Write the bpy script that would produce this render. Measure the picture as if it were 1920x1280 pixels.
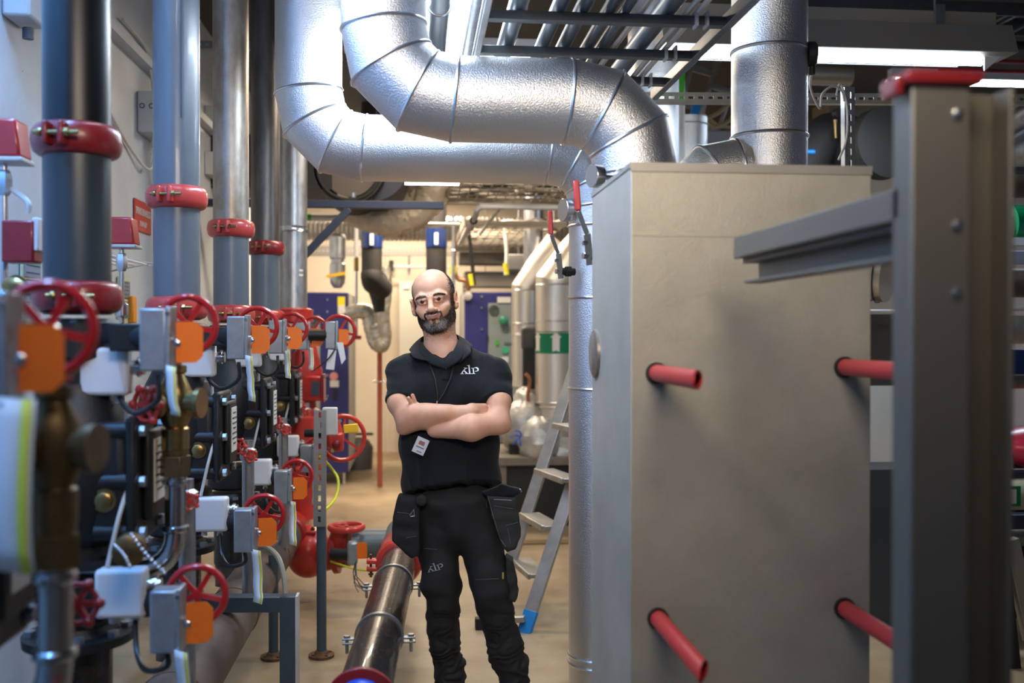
import bpy, bmesh, math, random
import numpy as np
from mathutils import Vector, Matrix
for _o in list(bpy.data.objects): bpy.data.objects.remove(_o)
SC = bpy.context.scene; COL = SC.collection
V = Vector
# ------------------------------------------------------------------ camera
CAMZ = 1.56; YAW = math.radians(5.51); PITCH = math.radians(-0.46); FPX = 1866.7
cam = bpy.data.cameras.new('camera'); cam.lens = 35; cam.sensor_width = 36; cam.clip_start = .05
cam.dof.use_dof = True; cam.dof.focus_distance = 4.02; cam.dof.aperture_fstop = 1.9
co = bpy.data.objects.new('camera', cam); COL.objects.link(co)
co.location = (0, 0, CAMZ); co.rotation_euler = (math.radians(90) + PITCH, 0, -YAW)
SC.camera = co
CM = Matrix.Rotation(-YAW, 3, 'Z') @ Matrix.Rotation(math.radians(90) + PITCH, 3, 'X')
def ray(px, py): return CM @ V(((px-960)/FPX, (640-py)/FPX, -1))
def at(px, py, Y):                     # a photo direction taken out to the wall plane at depth Y
    d = ray(px, py); t = Y/d.y
    return V((d.x*t, Y, CAMZ + d.z*t))
# ------------------------------------------------------------------ world, view
SC.view_settings.view_transform = 'Standard'; SC.view_settings.look = 'None'
SC.view_settings.gamma = 1; SC.view_settings.use_curve_mapping = False
SC.view_settings.exposure = 0.0
w = bpy.data.worlds.new('world'); SC.world = w; w.use_nodes = True
w.node_tree.nodes['Background'].inputs[0].default_value = (.55, .62, .8, 1)
w.node_tree.nodes['Background'].inputs[1].default_value = .035
# ------------------------------------------------------------------ lights of the room, and added ones out of view (fittings are built further down)
COOL = (.72, .86, 1.0); WARM = (1.0, .82, .62); NEUT = (1, .9, .78)
def area(name, loc, size, power, col, direction=(0, 0, -1), spread=180):
    l = bpy.data.lights.new(name, 'AREA'); l.shape = 'RECTANGLE'; l.size, l.size_y = size
    l.energy = power; l.color = col; l.spread = math.radians(spread)
    o = bpy.data.objects.new(name, l); COL.objects.link(o); o.location = loc
    z_ = -V(direction).normalized(); h_ = V((1, 0, 0)) if size[0] > size[1] else V((0, 1, 0))
    a_ = (h_-z_*h_.dot(z_)).normalized(); x_, y_ = (a_, z_.cross(a_)) if size[0] > size[1] else (a_.cross(z_), a_)
    o.rotation_euler = Matrix((x_, y_, z_)).transposed().to_euler(); return o
area('light_duct_lamp', (.05, 4.05, 2.86), (.30, 1.1), 44, COOL)
area('light_right_lamp', (1.95, 5.05, 2.84), (1.5, .16), 38, COOL)
area('light_added_wall', (-1.12, 1.9, 3.45), (.2, 2.8), 105, (.10, .40, 1.0), (-.5, 0, -1), 110)  # added out of view to turn the left wall blue
area('light_added_front', (.15, .75, 2.62), (1.2, .35), 14, (1, .85, .67), (.12, 1, -.33), 100)  # added near the camera, out of view, to brighten the man's face
area('light_added_side', (-.55, 2.95, 2.95), (.2, .9), 15, (.60, .74, 1.0), (1, .1, -.6), 95)  # added out of view to brighten the left-facing sides of box and stile
area('light_far_lamp', (.1, 9.2, 3.3), (1.3, .25), 135, WARM)
area('light_far_lamp_two', (-.2, 11.7, 3.3), (1.3, .25), 120, WARM)
area('light_far_lamp_three', (.2, 6.4, 3.3), (1.3, .25), 50, WARM)
area('light_right_room', (4.2, 7.2, 3.4), (1.3, .25), 45, (.7, .8, 1))
# ------------------------------------------------------------------ materials
MATS = {}
def mat(name, col=(.5, .5, .5), rough=.5, metal=0., var=0., vscale=6., col2=None, bump=0., bscale=80., coat=0., emit=None, es=0., voro=False, stretch=None, rvar=0.):
    if name in MATS: return MATS[name]
    m = bpy.data.materials.new(name); m.use_nodes = True; nt = m.node_tree; N = nt.nodes; L = nt.links
    b = N['Principled BSDF']
    b.inputs['Base Color'].default_value = (*col, 1); b.inputs['Roughness'].default_value = rough
    b.inputs['Metallic'].default_value = metal; b.inputs['Coat Weight'].default_value = coat
    tc = N.new('ShaderNodeTexCoord'); src = tc.outputs['Object']
    if stretch:
        mp = N.new('ShaderNodeMapping'); mp.inputs['Scale'].default_value = stretch; L.new(src, mp.inputs[0]); src = mp.outputs[0]
    if var > 0 or col2:
        n = N.new('ShaderNodeTexNoise'); n.inputs['Scale'].default_value = vscale; n.inputs['Detail'].default_value = 8; n.inputs['Roughness'].default_value = .65
        L.new(src, n.inputs['Vector'])
        r = N.new('ShaderNodeValToRGB'); c2 = col2 or tuple(c*(1-var) for c in col)
        r.color_ramp.elements[0].position = .36; r.color_ramp.elements[1].position = .66
        r.color_ramp.elements[0].color = (*c2, 1); r.color_ramp.elements[1].color = (*col, 1)
        L.new(n.outputs['Fac'], r.inputs[0]); L.new(r.outputs[0], b.inputs['Base Color'])
        if rvar:
            mr = N.new('ShaderNodeMapRange'); mr.inputs[3].default_value = rough-rvar; mr.inputs[4].default_value = rough+rvar
            L.new(n.outputs['Fac'], mr.inputs[0]); L.new(mr.outputs[0], b.inputs['Roughness'])
    if bump > 0:
        if voro:
            n2 = N.new('ShaderNodeTexVoronoi'); n2.feature = 'SMOOTH_F1'; out = n2.outputs['Distance']
        else:
            n2 = N.new('ShaderNodeTexNoise'); n2.inputs['Detail'].default_value = 3; out = n2.outputs['Fac']
        n2.inputs['Scale'].default_value = bscale; L.new(src, n2.inputs['Vector'])
        bp = N.new('ShaderNodeBump'); bp.inputs['Strength'].default_value = bump; bp.inputs['Distance'].default_value = .004
        L.new(out, bp.inputs['Height']); L.new(bp.outputs[0], b.inputs['Normal'])
    if emit:
        b.inputs['Emission Color'].default_value = (*emit, 1); b.inputs['Emission Strength'].default_value = es
    MATS[name] = m; return m
ALU = mat('hammered aluminium', (.74, .75, .77), .42, 1, bump=.6, bscale=210)
ALUB = mat('aluminium bead', (.72, .73, .75), .3, 1)
ALUF = mat('smooth clad aluminium', (.80, .74, .64), .45, 1, bump=.1, bscale=60)
FOIL = mat('crumpled foil', (.62, .57, .49), .42, .65, var=.3, vscale=14, bump=1., bscale=26, voro=True)
GALV = mat('galvanised steel', (.50, .52, .55), .38, .9, var=.32, vscale=28, rvar=.1, stretch=(1, 1, .35))
GALVR = mat('galvanised steel rust tinged', (.46, .44, .42), .42, .85, col2=(.27, .22, .17), vscale=9, stretch=(1, 1, .5), rvar=.1)
RAW = mat('dark raw steel', (.17, .155, .145), .4, .7, var=.45, vscale=12, stretch=(1, 1, .3))
GREYP = mat('grey pipe paint', (.115, .14, .17), .33, var=.1, vscale=5, coat=.15)
GREYD = mat('dark blue grey paint', (.05, .075, .10), .4, var=.2, vscale=8)
BLKP = mat('black pipe paint', (.006, .006, .007), .36, var=.4, vscale=10)
BLKS = mat('scuffed black pipe paint', (.010, .009, .009), .27, col2=(.028, .020, .018), vscale=16, coat=.2, stretch=(1, .35, 1), rvar=.12)
IRON = mat('black cast iron', (.0075, .008, .009), .48, bump=.25, bscale=120)
RED = mat('red enamel', (.48, .028, .022), .32, var=.3, vscale=9, coat=.3)
RED_HILIT = mat('red enamel with painted highlight', (.52, .055, .05), .34, var=.25, vscale=9, coat=.3)  # red enamel lightened, lamp highlight on the middle couplings put into the colour
REDD = mat('dark red enamel', (.26, .014, .018), .35, var=.3, vscale=9, coat=.2)
REDW = mat('handwheel red', (.40, .012, .016), .28, coat=.4)
REDB = mat('bright red enamel', (.62, .045, .03), .32, var=.2, vscale=9, coat=.3)
ORG = mat('orange plate', (.84, .165, .008), .45)
YEL = mat('yellow plastic', (.9, .5, .02), .4)
WHT = mat('white plastic', (.70, .69, .70), .42)
WHT2 = mat('aged white paint', (.58, .57, .55), .5, var=.15)
GBOX = mat('grey die cast', (.36, .40, .44), .38, .55, var=.2, vscale=20)
CHR = mat('zinc plated steel', (.66, .67, .69), .25, 1)
NIK = mat('nickel pipe', (.52, .52, .51), .24, 1, var=.15)
BRASS = mat('brass', (.42, .28, .11), .32, 1, var=.25, vscale=20)
BRZ = mat('dull bronze', (.19, .13, .06), .42, .8, var=.35, vscale=18)
RUST = mat('rusty iron', (.19, .085, .035), .75, col2=(.07, .035, .02), vscale=20, bump=.4, bscale=60)
BRN = mat('brown steel manifold', (.135, .098, .078), .52, col2=(.065, .046, .038), vscale=5, bump=.1, bscale=50, rvar=.12)
PAPR = mat('paper tag', (.74, .76, .78), .6)
PAPY = mat('yellow stripe on paper tag', (.72, .68, .06), .6)
CABW = mat('white cable', (.62, .60, .56), .45)
CABB = mat('black cable', (.012, .012, .013), .4)
CABY = mat('yellow green cable', (.60, .62, .03), .4)
GLS = mat('gauge face', (.72, .74, .75), .12, coat=1)
BLUE = mat('cabinet blue', (.022, .024, .15), .45)
BLUB = mat('beam blue', (.018, .028, .062), .452, var=.2)
BLU2 = mat('blue sleeve', (.004, .022, .12), .35, coat=.5)
CABG = mat('cabinet grey', (.22, .26, .25), .45)
BLKR = mat('black rubber insulation', (.021, .019, .018), .7)
RUBB = mat('black rubber', (.012, .012, .012), .6)
STRUT = mat('zinc strut', (.42, .44, .46), .4, .85, var=.2, vscale=15)
TRAY = mat('tray steel', (.24, .26, .28), .42, .75, var=.2)
TRAYW = mat('tray beige', (.40, .36, .29), .5, .25)
LADA = mat('ladder aluminium', (.52, .51, .48), .38, .85, var=.25, vscale=10)
GRN = mat('green label', (.0, .19, .075), .45)
GRNL = mat('bright green label', (.06, .42, .03), .45)
LBL = mat('white label', (.72, .70, .66), .5)
def TUBE(name, col, s): return mat(name, (.9, .9, .9), .5, emit=col, es=s)
TUBC = TUBE('cool lamp tube', (.80, .90, 1), 30)
TUBW = TUBE('warm lamp tube', (1, .86, .66), 14)
REFL = mat('lamp reflector white', (.85, .87, .9), .3)
HOOD = mat('lamp hood', (.24, .22, .19), .5)
# ------------------------------------------------------------------ geometry helpers
def perp(a):
    a = V(a).normalized(); u = a.cross(V((0, 0, 1)))
    if u.length < 1e-4: u = V((1, 0, 0))
    u.normalize(); return a, u, a.cross(u).normalized()
class G:
    def __init__(s): s.v = []; s.f = []; s.mi = []; s.cm = 0
    def add(s, vs, fs):
        o = len(s.v); s.v += [tuple(x) for x in vs]; s.f += [tuple(i+o for i in f) for f in fs]; s.mi += [s.cm]*len(fs); return s
    def box(s, c, d, R=None):
        c = V(c); vs = []
        for i in (-1, 1):
            for j in (-1, 1):
                for k in (-1, 1):
                    p = V((i*d[0]/2, j*d[1]/2, k*d[2]/2)); vs.append(c + (R @ p if R else p))
        return s.add(vs, [(0, 1, 3, 2), (4, 6, 7, 5), (0, 4, 5, 1), (2, 3, 7, 6), (0, 2, 6, 4), (1, 5, 7, 3)])
    def bar(s, p0, p1, wd, ht, up=(0, 0, 1)):      # rectangular bar between two points
        p0, p1 = V(p0), V(p1); a = (p1-p0); L = a.length; a.normalize()
        x = a.cross(V(up)).normalized(); z = x.cross(a)
        R = Matrix((x, a, z)).transposed(); return s.box((p0+p1)/2, (wd, L, ht), R)
    def lathe(s, o, axis, prof, n=28, caps=True):
        o = V(o); a, u, w_ = perp(axis); vs = []; fs = []
        for t, r in prof:
            for k in range(n):
                th = 2*math.pi*k/n; vs.append(o + a*t + (u*math.cos(th)+w_*math.sin(th))*max(r, 1e-5))
        for i in range(len(prof)-1):
            for k in range(n):
                k2 = (k+1) % n; fs.append((i*n+k, i*n+k2, (i+1)*n+k2, (i+1)*n+k))
        if caps: fs.append(tuple(range(n-1, -1, -1))); fs.append(tuple((len(prof)-1)*n+k for k in range(n)))
        return s.add(vs, fs)
    def cyl(s, p0, p1, r0, r1=None, n=24):
        p0, p1 = V(p0), V(p1); return s.lathe(p0, p1-p0, [(0, r0), ((p1-p0).length, r0 if r1 is None else r1)], n)
    def tube(s, pts, r, n=10, caps=True, split=False):
        pts = [V(p) for p in pts]; rs = r if isinstance(r, (list, tuple)) else [r]*len(pts)
        N_ = len(pts); d = [(pts[i+1]-pts[i]).normalized() for i in range(N_-1)]
        _, u, _ = perp(d[0]); rings = []; us = []
        for i in range(N_):
            if i == 0: t = d[0]
            elif i == N_-1: t = d[-1]
            else: t = (d[i-1]+d[i]).normalized()
            dd = d[min(i, N_-2)]
            if i > 0:
                u = u - dd*u.dot(dd)
                u.normalize()
            w_ = dd.cross(u); ring = []
            for k in range(n):
                th = 2*math.pi*k/n; q = (u*math.cos(th)+w_*math.sin(th))*rs[i]
                if 0 < i < N_-1: q = q - dd*(q.dot(t)/max(.35, dd.dot(t)))     # mitre
                ring.append(pts[i]+q)
            rings.append(ring)
        if split:
            for i in range(N_-1):
                s.add(rings[i]+rings[i+1], [(k, (k+1) % n, n+(k+1) % n, n+k) for k in range(n)])
        else:
            s.add([p for q in rings for p in q], [(i*n+k, i*n+(k+1) % n, (i+1)*n+(k+1) % n, (i+1)*n+k) for i in range(N_-1) for k in range(n)])
        if caps:
            s.add(rings[0], [tuple(range(n-1, -1, -1))]); s.add(rings[-1], [tuple(range(n))])
        return s
    def torus(s, c, axis, R, r, n=36, m=10, a0=0, a1=2*math.pi, rz=None):
        c = V(c); a, u, w_ = perp(axis); full = abs(a1-a0) > 6.28; nn = n if full else n+1; vs = []; rz = rz or r
        for i in range(nn):
            th = a0+(a1-a0)*i/n; e = u*math.cos(th)+w_*math.sin(th)
            for j in range(m):
                ph = 2*math.pi*j/m; vs.append(c+e*(R+r*math.cos(ph))+a*rz*math.sin(ph))
        fs = []
        for i in range(n):
            i2 = (i+1) % nn
            for j in range(m): fs.append((i*m+j, i2*m+j, i2*m+(j+1) % m, i*m+(j+1) % m))
        return s.add(vs, fs)
    def ell(s, c, r, n=20, m=12, R=None, wob=0, seed=0):
        c = V(c); vs = []; rnd = random.Random(seed)
        for i in range(m+1):
            ph = math.pi*i/m
            for k in range(n):
                th = 2*math.pi*k/n; f = 1+(rnd.random()-.5)*wob
                p = V((r[0]*math.sin(ph)*math.cos(th)*f, r[1]*math.sin(ph)*math.sin(th)*f, r[2]*math.cos(ph)*f))
                vs.append(c+(R @ p if R else p))
        return s.add(vs, [(i*n+k, i*n+(k+1) % n, (i+1)*n+(k+1) % n, (i+1)*n+k) for i in range(m) for k in range(n)])
    def prism(s, poly, o, ux, uy, depth):
        o, ux, uy = V(o), V(ux), V(uy); nrm = ux.cross(uy).normalized(); n = len(poly)
        a = [o+ux*p[0]+uy*p[1]-nrm*depth/2 for p in poly]; b = [q+nrm*depth for q in a]
        return s.add(a+b, [tuple(range(n-1, -1, -1)), tuple(range(n, 2*n))]+[(i, (i+1) % n, n+(i+1) % n, n+i) for i in range(n)])
    def hexb(s, c, axis, r=.009, h=.01): return s.lathe(c, axis, [(0, r), (h, r)], 6)
    def build(s, name, m=None, parent=None, bevel=0, smooth=True, ang=38, seg=2, label=None):
        me = bpy.data.meshes.new(name); o = bpy.data.objects.new(name, me); COL.objects.link(o)
        off = V(parent['_loc']) if parent is not None and '_loc' in parent else V((0, 0, 0))
        if parent is not None: o.parent = parent
        base = off
        me.from_pydata([tuple(V(p)-base) for p in s.v], [], s.f)
        ms = m if isinstance(m, (list, tuple)) else [m]
        for q in ms: me.materials.append(q)
        if len(ms) > 1: me.polygons.foreach_set('material_index', s.mi)
        if smooth:
            me.polygons.foreach_set('use_smooth', [True]*len(me.polygons)); me.set_sharp_from_angle(angle=math.radians(ang))
        me.update()
        if bevel:
            b = o.modifiers.new('bevel', 'BEVEL'); b.width = bevel; b.segments = seg; b.limit_method = 'ANGLE'; b.angle_limit = math.radians(40)
        if parent is not None and '_loc' in parent: o['_loc'] = tuple(off)
        else: o['_loc'] = (0, 0, 0)
        if label: o['label'] = label
        return o
def thing(name, label, cat, loc, group=None):
    o = bpy.data.objects.new(name, None); COL.objects.link(o); o.location = loc; o['_loc'] = tuple(loc)
    o.empty_display_size = .05; o['label'] = label; o['category'] = cat
    if group: o['group'] = group
    return o
def tag(o, label, cat, group=None):
    o['label'] = label; o['category'] = cat
    if group: o['group'] = group
    return o
def struct(o): o['kind'] = 'structure'; return o
def arc(c, p, q, n=8):      # points of a quarter circle from c+p to c+q
    c, p, q = V(c), V(p), V(q)
    return [c+p*math.cos(math.pi/2*i/n)+q*math.sin(math.pi/2*i/n) for i in range(n+1)]
def bez(p, n=14):
    p = [V(q) for q in p]; out = []
    P = [p[0]]+p+[p[-1]]
    for i in range(1, len(P)-2):
        a, b, c, d = P[i-1], P[i], P[i+1], P[i+2]
        for k in range(n):
            t = k/n; out.append(.5*((2*b)+(c-a)*t+(2*a-5*b+4*c-d)*t*t+(3*b-a-3*c+d)*t**3))
    out.append(p[-1]); return out
CH = {}
# ================================================================== SETTING
fl = mat('worn beige concrete', (.41, .315, .20), .42, col2=(.24, .165, .09), vscale=1.3, bump=.08, bscale=40, rvar=.14)
def speckle(m, dark, thr, scale, add=None):   # pits and stains over an existing noise material
    nt = m.node_tree; N = nt.nodes; L = nt.links; b = N['Principled BSDF']; src = b.inputs['Base Color'].links[0].from_socket
    n = N.new('ShaderNodeTexNoise'); n.inputs['Scale'].default_value = scale; n.inputs['Detail'].default_value = 5
    tc = N.new('ShaderNodeTexCoord'); L.new(tc.outputs['Object'], n.inputs['Vector'])
    r = N.new('ShaderNodeValToRGB'); r.color_ramp.elements[0].position = thr; r.color_ramp.elements[1].position = thr+.03
    r.color_ramp.elements[0].color = (0, 0, 0, 1); r.color_ramp.elements[1].color = (1, 1, 1, 1)
    mx = N.new('ShaderNodeMix'); mx.data_type = 'RGBA'; L.new(n.outputs['Fac'], r.inputs[0]); L.new(r.outputs[0], mx.inputs['Factor'])
    L.new(src, mx.inputs[6]); mx.inputs[7].default_value = (*dark, 1); L.new(mx.outputs[2], b.inputs['Base Color'])
speckle(fl, (.16, .10, .045), .665, 1.1)
wl = mat('painted concrete wall', (.58, .62, .67), .6, var=.12, vscale=3, bump=.2, bscale=9)
speckle(wl, (.12, .13, .16), .70, 22)
wb = mat('cream back wall', (.70, .60, .47), .6, var=.08, vscale=1.5)
wr = mat('grey right wall', (.42, .44, .52), .7, var=.1, vscale=2)
ce = mat('dark ceiling', (.075, .07, .065), .8, var=.3, vscale=1.2)
H = 3.75
def wallbox(name, a, b, m): return struct(G().box(((a[0]+b[0])/2, (a[1]+b[1])/2, (a[2]+b[2])/2), (b[0]-a[0], b[1]-a[1], b[2]-a[2])).build(name, m, smooth=False))
wallbox('floor', (-1.7, -2.2, -.1), (6.6, 13.4, 0), fl)
wallbox('ceiling', (-1.7, -2.2, H), (6.6, 13.4, H+.1), ce)
wallbox('wall_left', (-1.7, -2.2, 0), (-1.5, 13.2, H), wl)
wallbox('wall_back', (-1.7, 13.2, 0), (6.6, 13.4, H), wb)
wallbox('wall_right', (6.4, -2.2, 0), (6.6, 13.2, H), wr)
wallbox('wall_front', (-1.7, -2.4, 0), (6.6, -2.2, H), wr)
struct(G().box((-1.47, 6, 3.04), (.06, 12, .05)).build('trim_1', wl))

# ================================================================== DUCTS
def duct(name, label, pts_corners, R, r, m=ALU, bead=.006, seams=(), n=48, cat='duct'):
    """round clad pipe: corner list, each inner corner a gored elbow; beads ring every joint"""
    P = [V(p) for p in pts_corners]; path = [P[0]]; joints = []
    for i in range(1, len(P)-1):
        a = (P[i-1]-P[i]).normalized(); b = (P[i+1]-P[i]).normalized()
        ang = a.angle(b); T = R/math.tan(ang/2) if ang > .01 else R
        s_, e_ = P[i]+a*T, P[i]+b*T
        bis = (a+b).normalized(); c = P[i]+bis*(R/math.sin(ang/2)); turn = math.pi-ang
        v0 = s_-c; ax = v0.cross(e_-c).normalized()
        G_ = 3
        for k in range(G_+1):
            f = k/G_; q = Matrix.Rotation(turn*f, 3, ax) @ v0
            kk = 1/math.cos(turn/(2*G_)) if 0 < k < G_ else 1.0
            path.append(c+q*kk); joints.append((len(path)-1))
    path.append(P[-1])
    t = thing(name, label, cat, path[0])
    g = G().tube(path, r, n, split=True); g.build('cladding', m, t, ang=50)
    for j in joints:
        d0 = (path[j]-path[j-1]).normalized(); d1 = (path[j+1]-path[j]).normalized(); ax = (d0+d1).normalized()
        dd = d1; _, u, w_ = perp(d0); ring = []
        for k in range(n):
            th = 2*math.pi*k/n; q = (u*math.cos(th)+w_*math.sin(th))*(r+.001); q = q-d0*(q.dot(ax)/d0.dot(ax)); ring.append(path[j]+q)
        gg = G(); m_ = 6; vs = []
        for k in range(n):
            e = (ring[k]-path[j]).normalized()
            for q in range(m_):
                ph = 2*math.pi*q/m_; vs.append(ring[k]+e*bead*.8*math.cos(ph)+ax*bead*math.sin(ph))
        gg.add(vs, [(k*m_+q, ((k+1) % n)*m_+q, ((k+1) % n)*m_+(q+1) % m_, k*m_+(q+1) % m_) for k in range(n) for q in range(m_)])
        gg.build('joint_bead', ALUB, t)
    for (p, ax) in seams: G().torus(p, ax, r+.001, bead, n, 6).build('joint_bead', ALUB, t)
    return t
zD = 2.345
P1X0, P1X1, P1Y = at(720, 190, 3.35).x, at(1192, 190, 3.35).x, 3.35
P2X0, P2X1, P2Y = at(579, 190, 4.33).x, at(1127, 190, 4.33).x, 4.33
duct('insulated_duct', 'hammered aluminium duct crossing in front, nearer the camera, lit white at its upper left', [(P1X0, P1Y, 3.6), (P1X0, P1Y, zD), (P1X1, P1Y, zD), (P1X1, P1Y, .0)], .235, .1415)
duct('insulated_duct', 'hammered aluminium duct crossing behind the front one and dropping beside the man', [(P2X0, P2Y, 3.6), (P2X0, P2Y, zD+.012), (P2X1, P2Y, zD+.012), (P2X1, P2Y, 0)], .235, .1415,
     seams=[((P2X1, P2Y, z), (0, 0, 1)) for z in (1.715, 1.32, .15, .115, 2.03)])
p3 = at(1442, 270, 3.66); p3.z = 0
duct('insulated_duct', 'wide hammered aluminium vertical duct behind the board clad box, right of centre', [(p3.x, p3.y, 3.6), (p3.x, p3.y, .0)], .2, .141, seams=[((p3.x, p3.y, 2.62), (0, 0, 1)), ((p3.x, p3.y, 2.3), (0, 0, 1))])
b0 = at(1300, 330, 3.63); b0.z = 1.7
duct('duct_branch', 'short hammered aluminium elbow joining the wide duct just above the box', [(b0.x, 3.66, .05), (b0.x, 3.66, 2.16), (p3.x-.1, 3.66, 2.16)], .17, .13)
# the vertical silver duct seen through the cable tray
q = at(1225, 60, 5.6); tag(G().cyl((q.x, 5.6, 2.42), (q.x, 5.6, 3.6), .145, n=40).build('silver_duct', ALU), 'silver vertical duct end seen between the tubes of the cable tray', 'duct')

# ================================================================== BOARD BOX (heat exchanger housing)
BX0, BX1, BY0, BY1, BZ = at(1183, 305, 2.45).x, at(1634, 310, 2.45).x, 2.45, 3.0, 1.985
BRD = mat('foil faced board', (.43, .405, .335), .5, .35, var=.16, vscale=5, bump=.35, bscale=260, rvar=.08)
BRDS = mat('foil board edge tape', (.36, .34, .30), .45, .4, var=.1)
speckle(BRD, (.30, .27, .22), .74, 3.2)
t = thing('board_clad_box', 'tall beige foil board clad housing right of the man, red sleeves sticking out of it', 'box', ((BX0+BX1)/2, (BY0+BY1)/2, 0))
G().box(((BX0+BX1)/2, (BY0+BY1)/2, BZ/2), (BX1-BX0, BY1-BY0, BZ)).build('housing', BRD, t, bevel=.003)
G().box(((BX0+BX1)/2, BY0-.001, BZ-.009), (BX1-BX0+.002, .004, .022)).box(((BX0+BX1)/2, (BY0+BY1)/2, BZ+.001), (BX1-BX0+.004, BY1-BY0+.004, .003)).box((BX0-.001, (BY0+BY1)/2, BZ-.005), (.004, BY1-BY0, .012)).build('top_edge_tape', BRDS, t)
G().box(((BX0+BX1)/2, BY0-.0006, BZ-.181), (BX1-BX0, .0012, .0015)).build('board_seam', BRDS, t)
SLV = mat('red plastic sleeve', (.50, .035, .035), .4)
for (px, py, L_, who) in ((1230, 699, .37, 'upper left'), (1582, 688, .42, 'upper right'), (1233, 1158, .40, 'lower left'), (1582, 1139, .40, 'lower right')):
    c = at(px, py, BY0); g = G()
    rr = .0215
    pts = [(c.x, BY0+.02, c.z), (c.x, BY0-L_, c.z)]
    poly = [(rr*math.cos(a), rr*math.sin(a)) for a in [k*math.pi/12 for k in range(24)]]
    y0, y1 = BY0+.01, BY0-L_; vs = []; n = 24
    for (y, f) in ((y0, 1), (y1, 1), (y1+.0, .78), (y0-.02, .78)):
        for (a, b) in poly: vs.append((c.x+a*f, y+(.035*(a/rr) if y == y1 else 0), c.z+b*f))
    g.add(vs, [(i*n+k, i*n+(k+1) % n, (i+1)*n+(k+1) % n, (i+1)*n+k) for i in range(3) for k in range(n)])
    tt = g.build('tie_rod_sleeve', SLV, t)
    G().cyl((c.x, BY0-.001, c.z), (c.x, BY0-.012, c.z), .027).build('grommet', RUBB, t)
    G().cyl((c.x, BY0+.0, c.z), (c.x, BY0-L_+.05, c.z), .011, n=12).build('tie_rod', GALVR, t)
# oval access plate on the side of the box
g = G(); g.lathe((BX0-.0, 2.935, 1.50), (-1, 0, 0), [(0, .072), (.008, .072), (.011, .064)], 40); g.build('side_port', GALVR, t)

# ================================================================== NEAR ALUMINIUM STAND (out of focus, right foreground)
SX = at(1673, 400, 1.47).x; t = thing('aluminium_trestle', 'tall aluminium trestle stile with red end cap, out of focus at the right edge', 'ladder', (SX+.09, 1.45, 0))
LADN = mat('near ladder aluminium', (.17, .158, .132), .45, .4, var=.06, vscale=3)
zt = at(1720, 165, 1.44).z
G().box((SX+.0455, 1.44, zt/2), (.083+.008, .06, zt)).build('stile', LADN, t, bevel=.003)
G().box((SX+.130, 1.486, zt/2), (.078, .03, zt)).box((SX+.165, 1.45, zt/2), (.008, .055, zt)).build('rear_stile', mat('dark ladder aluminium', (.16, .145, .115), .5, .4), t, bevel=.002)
G().box((SX+.048, 1.44, zt+.008), (.12, .078, .02)).box((SX-.016, 1.44, zt-.002), (.014, .05, .03)).build('end_cap', REDD, t, bevel=.004, label='red plastic end cap')
YF = 2.24; zb = at(1374, 447, YF).z; xb = at(1374, 447, YF).x
g = G(); g.box((SX+.012, (YF+1.45)/2, zb-.022), (.024, YF-1.45, .050)); g.build('rail', LADN, t, bevel=.003)
g = G(); g.box((SX+.042, (YF+1.45)/2, zb-.052), (.04, YF-1.45, .012)); g.box((SX+.062, (YF+1.45)/2+.0, zb-.075), (.006, YF-1.45, .05)); g.box((SX+.046, (YF+1.45)/2, zb-.100), (.04, YF-1.45, .008)); g.build('lower_rail', LADN, t, bevel=.002)
g = G()
for zz in (1.62, 1.72, .9, 1.885): G().lathe((SX+.07, 1.41, zz), (0, -1, 0), [(0, .008), (.003, .008), (.005, .004)], 16).build('rivet', CHR, t)
# ================================================================== SPRINKLER VALVE BANK ALONG THE LEFT WALL
PX = -.89
ST = [1.80, 2.73, 3.83, 4.93, 6.03]; GY = [1.52, 2.47, 3.57, 4.56, 5.58]
WHO = ['of the nearest, most blurred valve set', 'under the black topped riser', 'under the large grey riser', 'under the galvanised riser', 'under the dark raw steel riser', 'of the far red valve set']
def coupling(x, y, z, r, label, m=RED, grp=None, ang=0.0):
    t = thing('pipe_coupling', label, 'pipe coupling', (x, y, z-.04))
    g = G().lathe((x, y, z-.042), (0, 0, 1), [(0, r+.002), (.004, r+.014), (.012, r+.022), (.024, r+.026), (.042, r+.028), (.060, r+.026), (.072, r+.022), (.080, r+.014), (.084, r+.002)], 40)
    g.build('housing', m, t)
    for s in (0, math.pi):
        a = -math.pi/2-.12+ang+s; e = V((math.cos(a), math.sin(a), 0)); tn = V((-math.sin(a), math.cos(a), 0))
        for k in (-1, 1):
            c = V((x, y, z))+e*(r+.036)+tn*k*.020
            g = G().box(c, (.016, .040, .06), Matrix((tn, e, V((0, 0, 1)))).transposed()); g.build('lug', m, t, bevel=.006)
        c = V((x, y, z))+e*(r+.047)
        g = G().cyl(c-tn*.05, c+tn*.065, .0058, n=10).lathe(c+tn*.030, tn, [(0, .011), (.011, .011)], 6).lathe(c-tn*.04, tn, [(0, .010), (.006, .012), (.012, .010)], 12)
        g.build('bolt', BRASS, t)
    return t
def handwheel(c, axis, R, m, parent, rim=.009, spokes=5, name='handwheel'):
    g = G().torus(c, axis, R, rim, 40, 10, rz=rim*1.25); a, u, w_ = perp(axis); c = V(c)
    g.lathe(c-a*.012, a, [(0, .012), (.024, .012)], 16)
    for k in range(spokes):
        th = 2*math.pi*k/spokes+.4; e = u*math.cos(th)+w_*math.sin(th); g.bar(c+e*.008, c+e*(R-.003), .013, .006, up=a)
    return g.build(name, m, parent)
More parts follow.
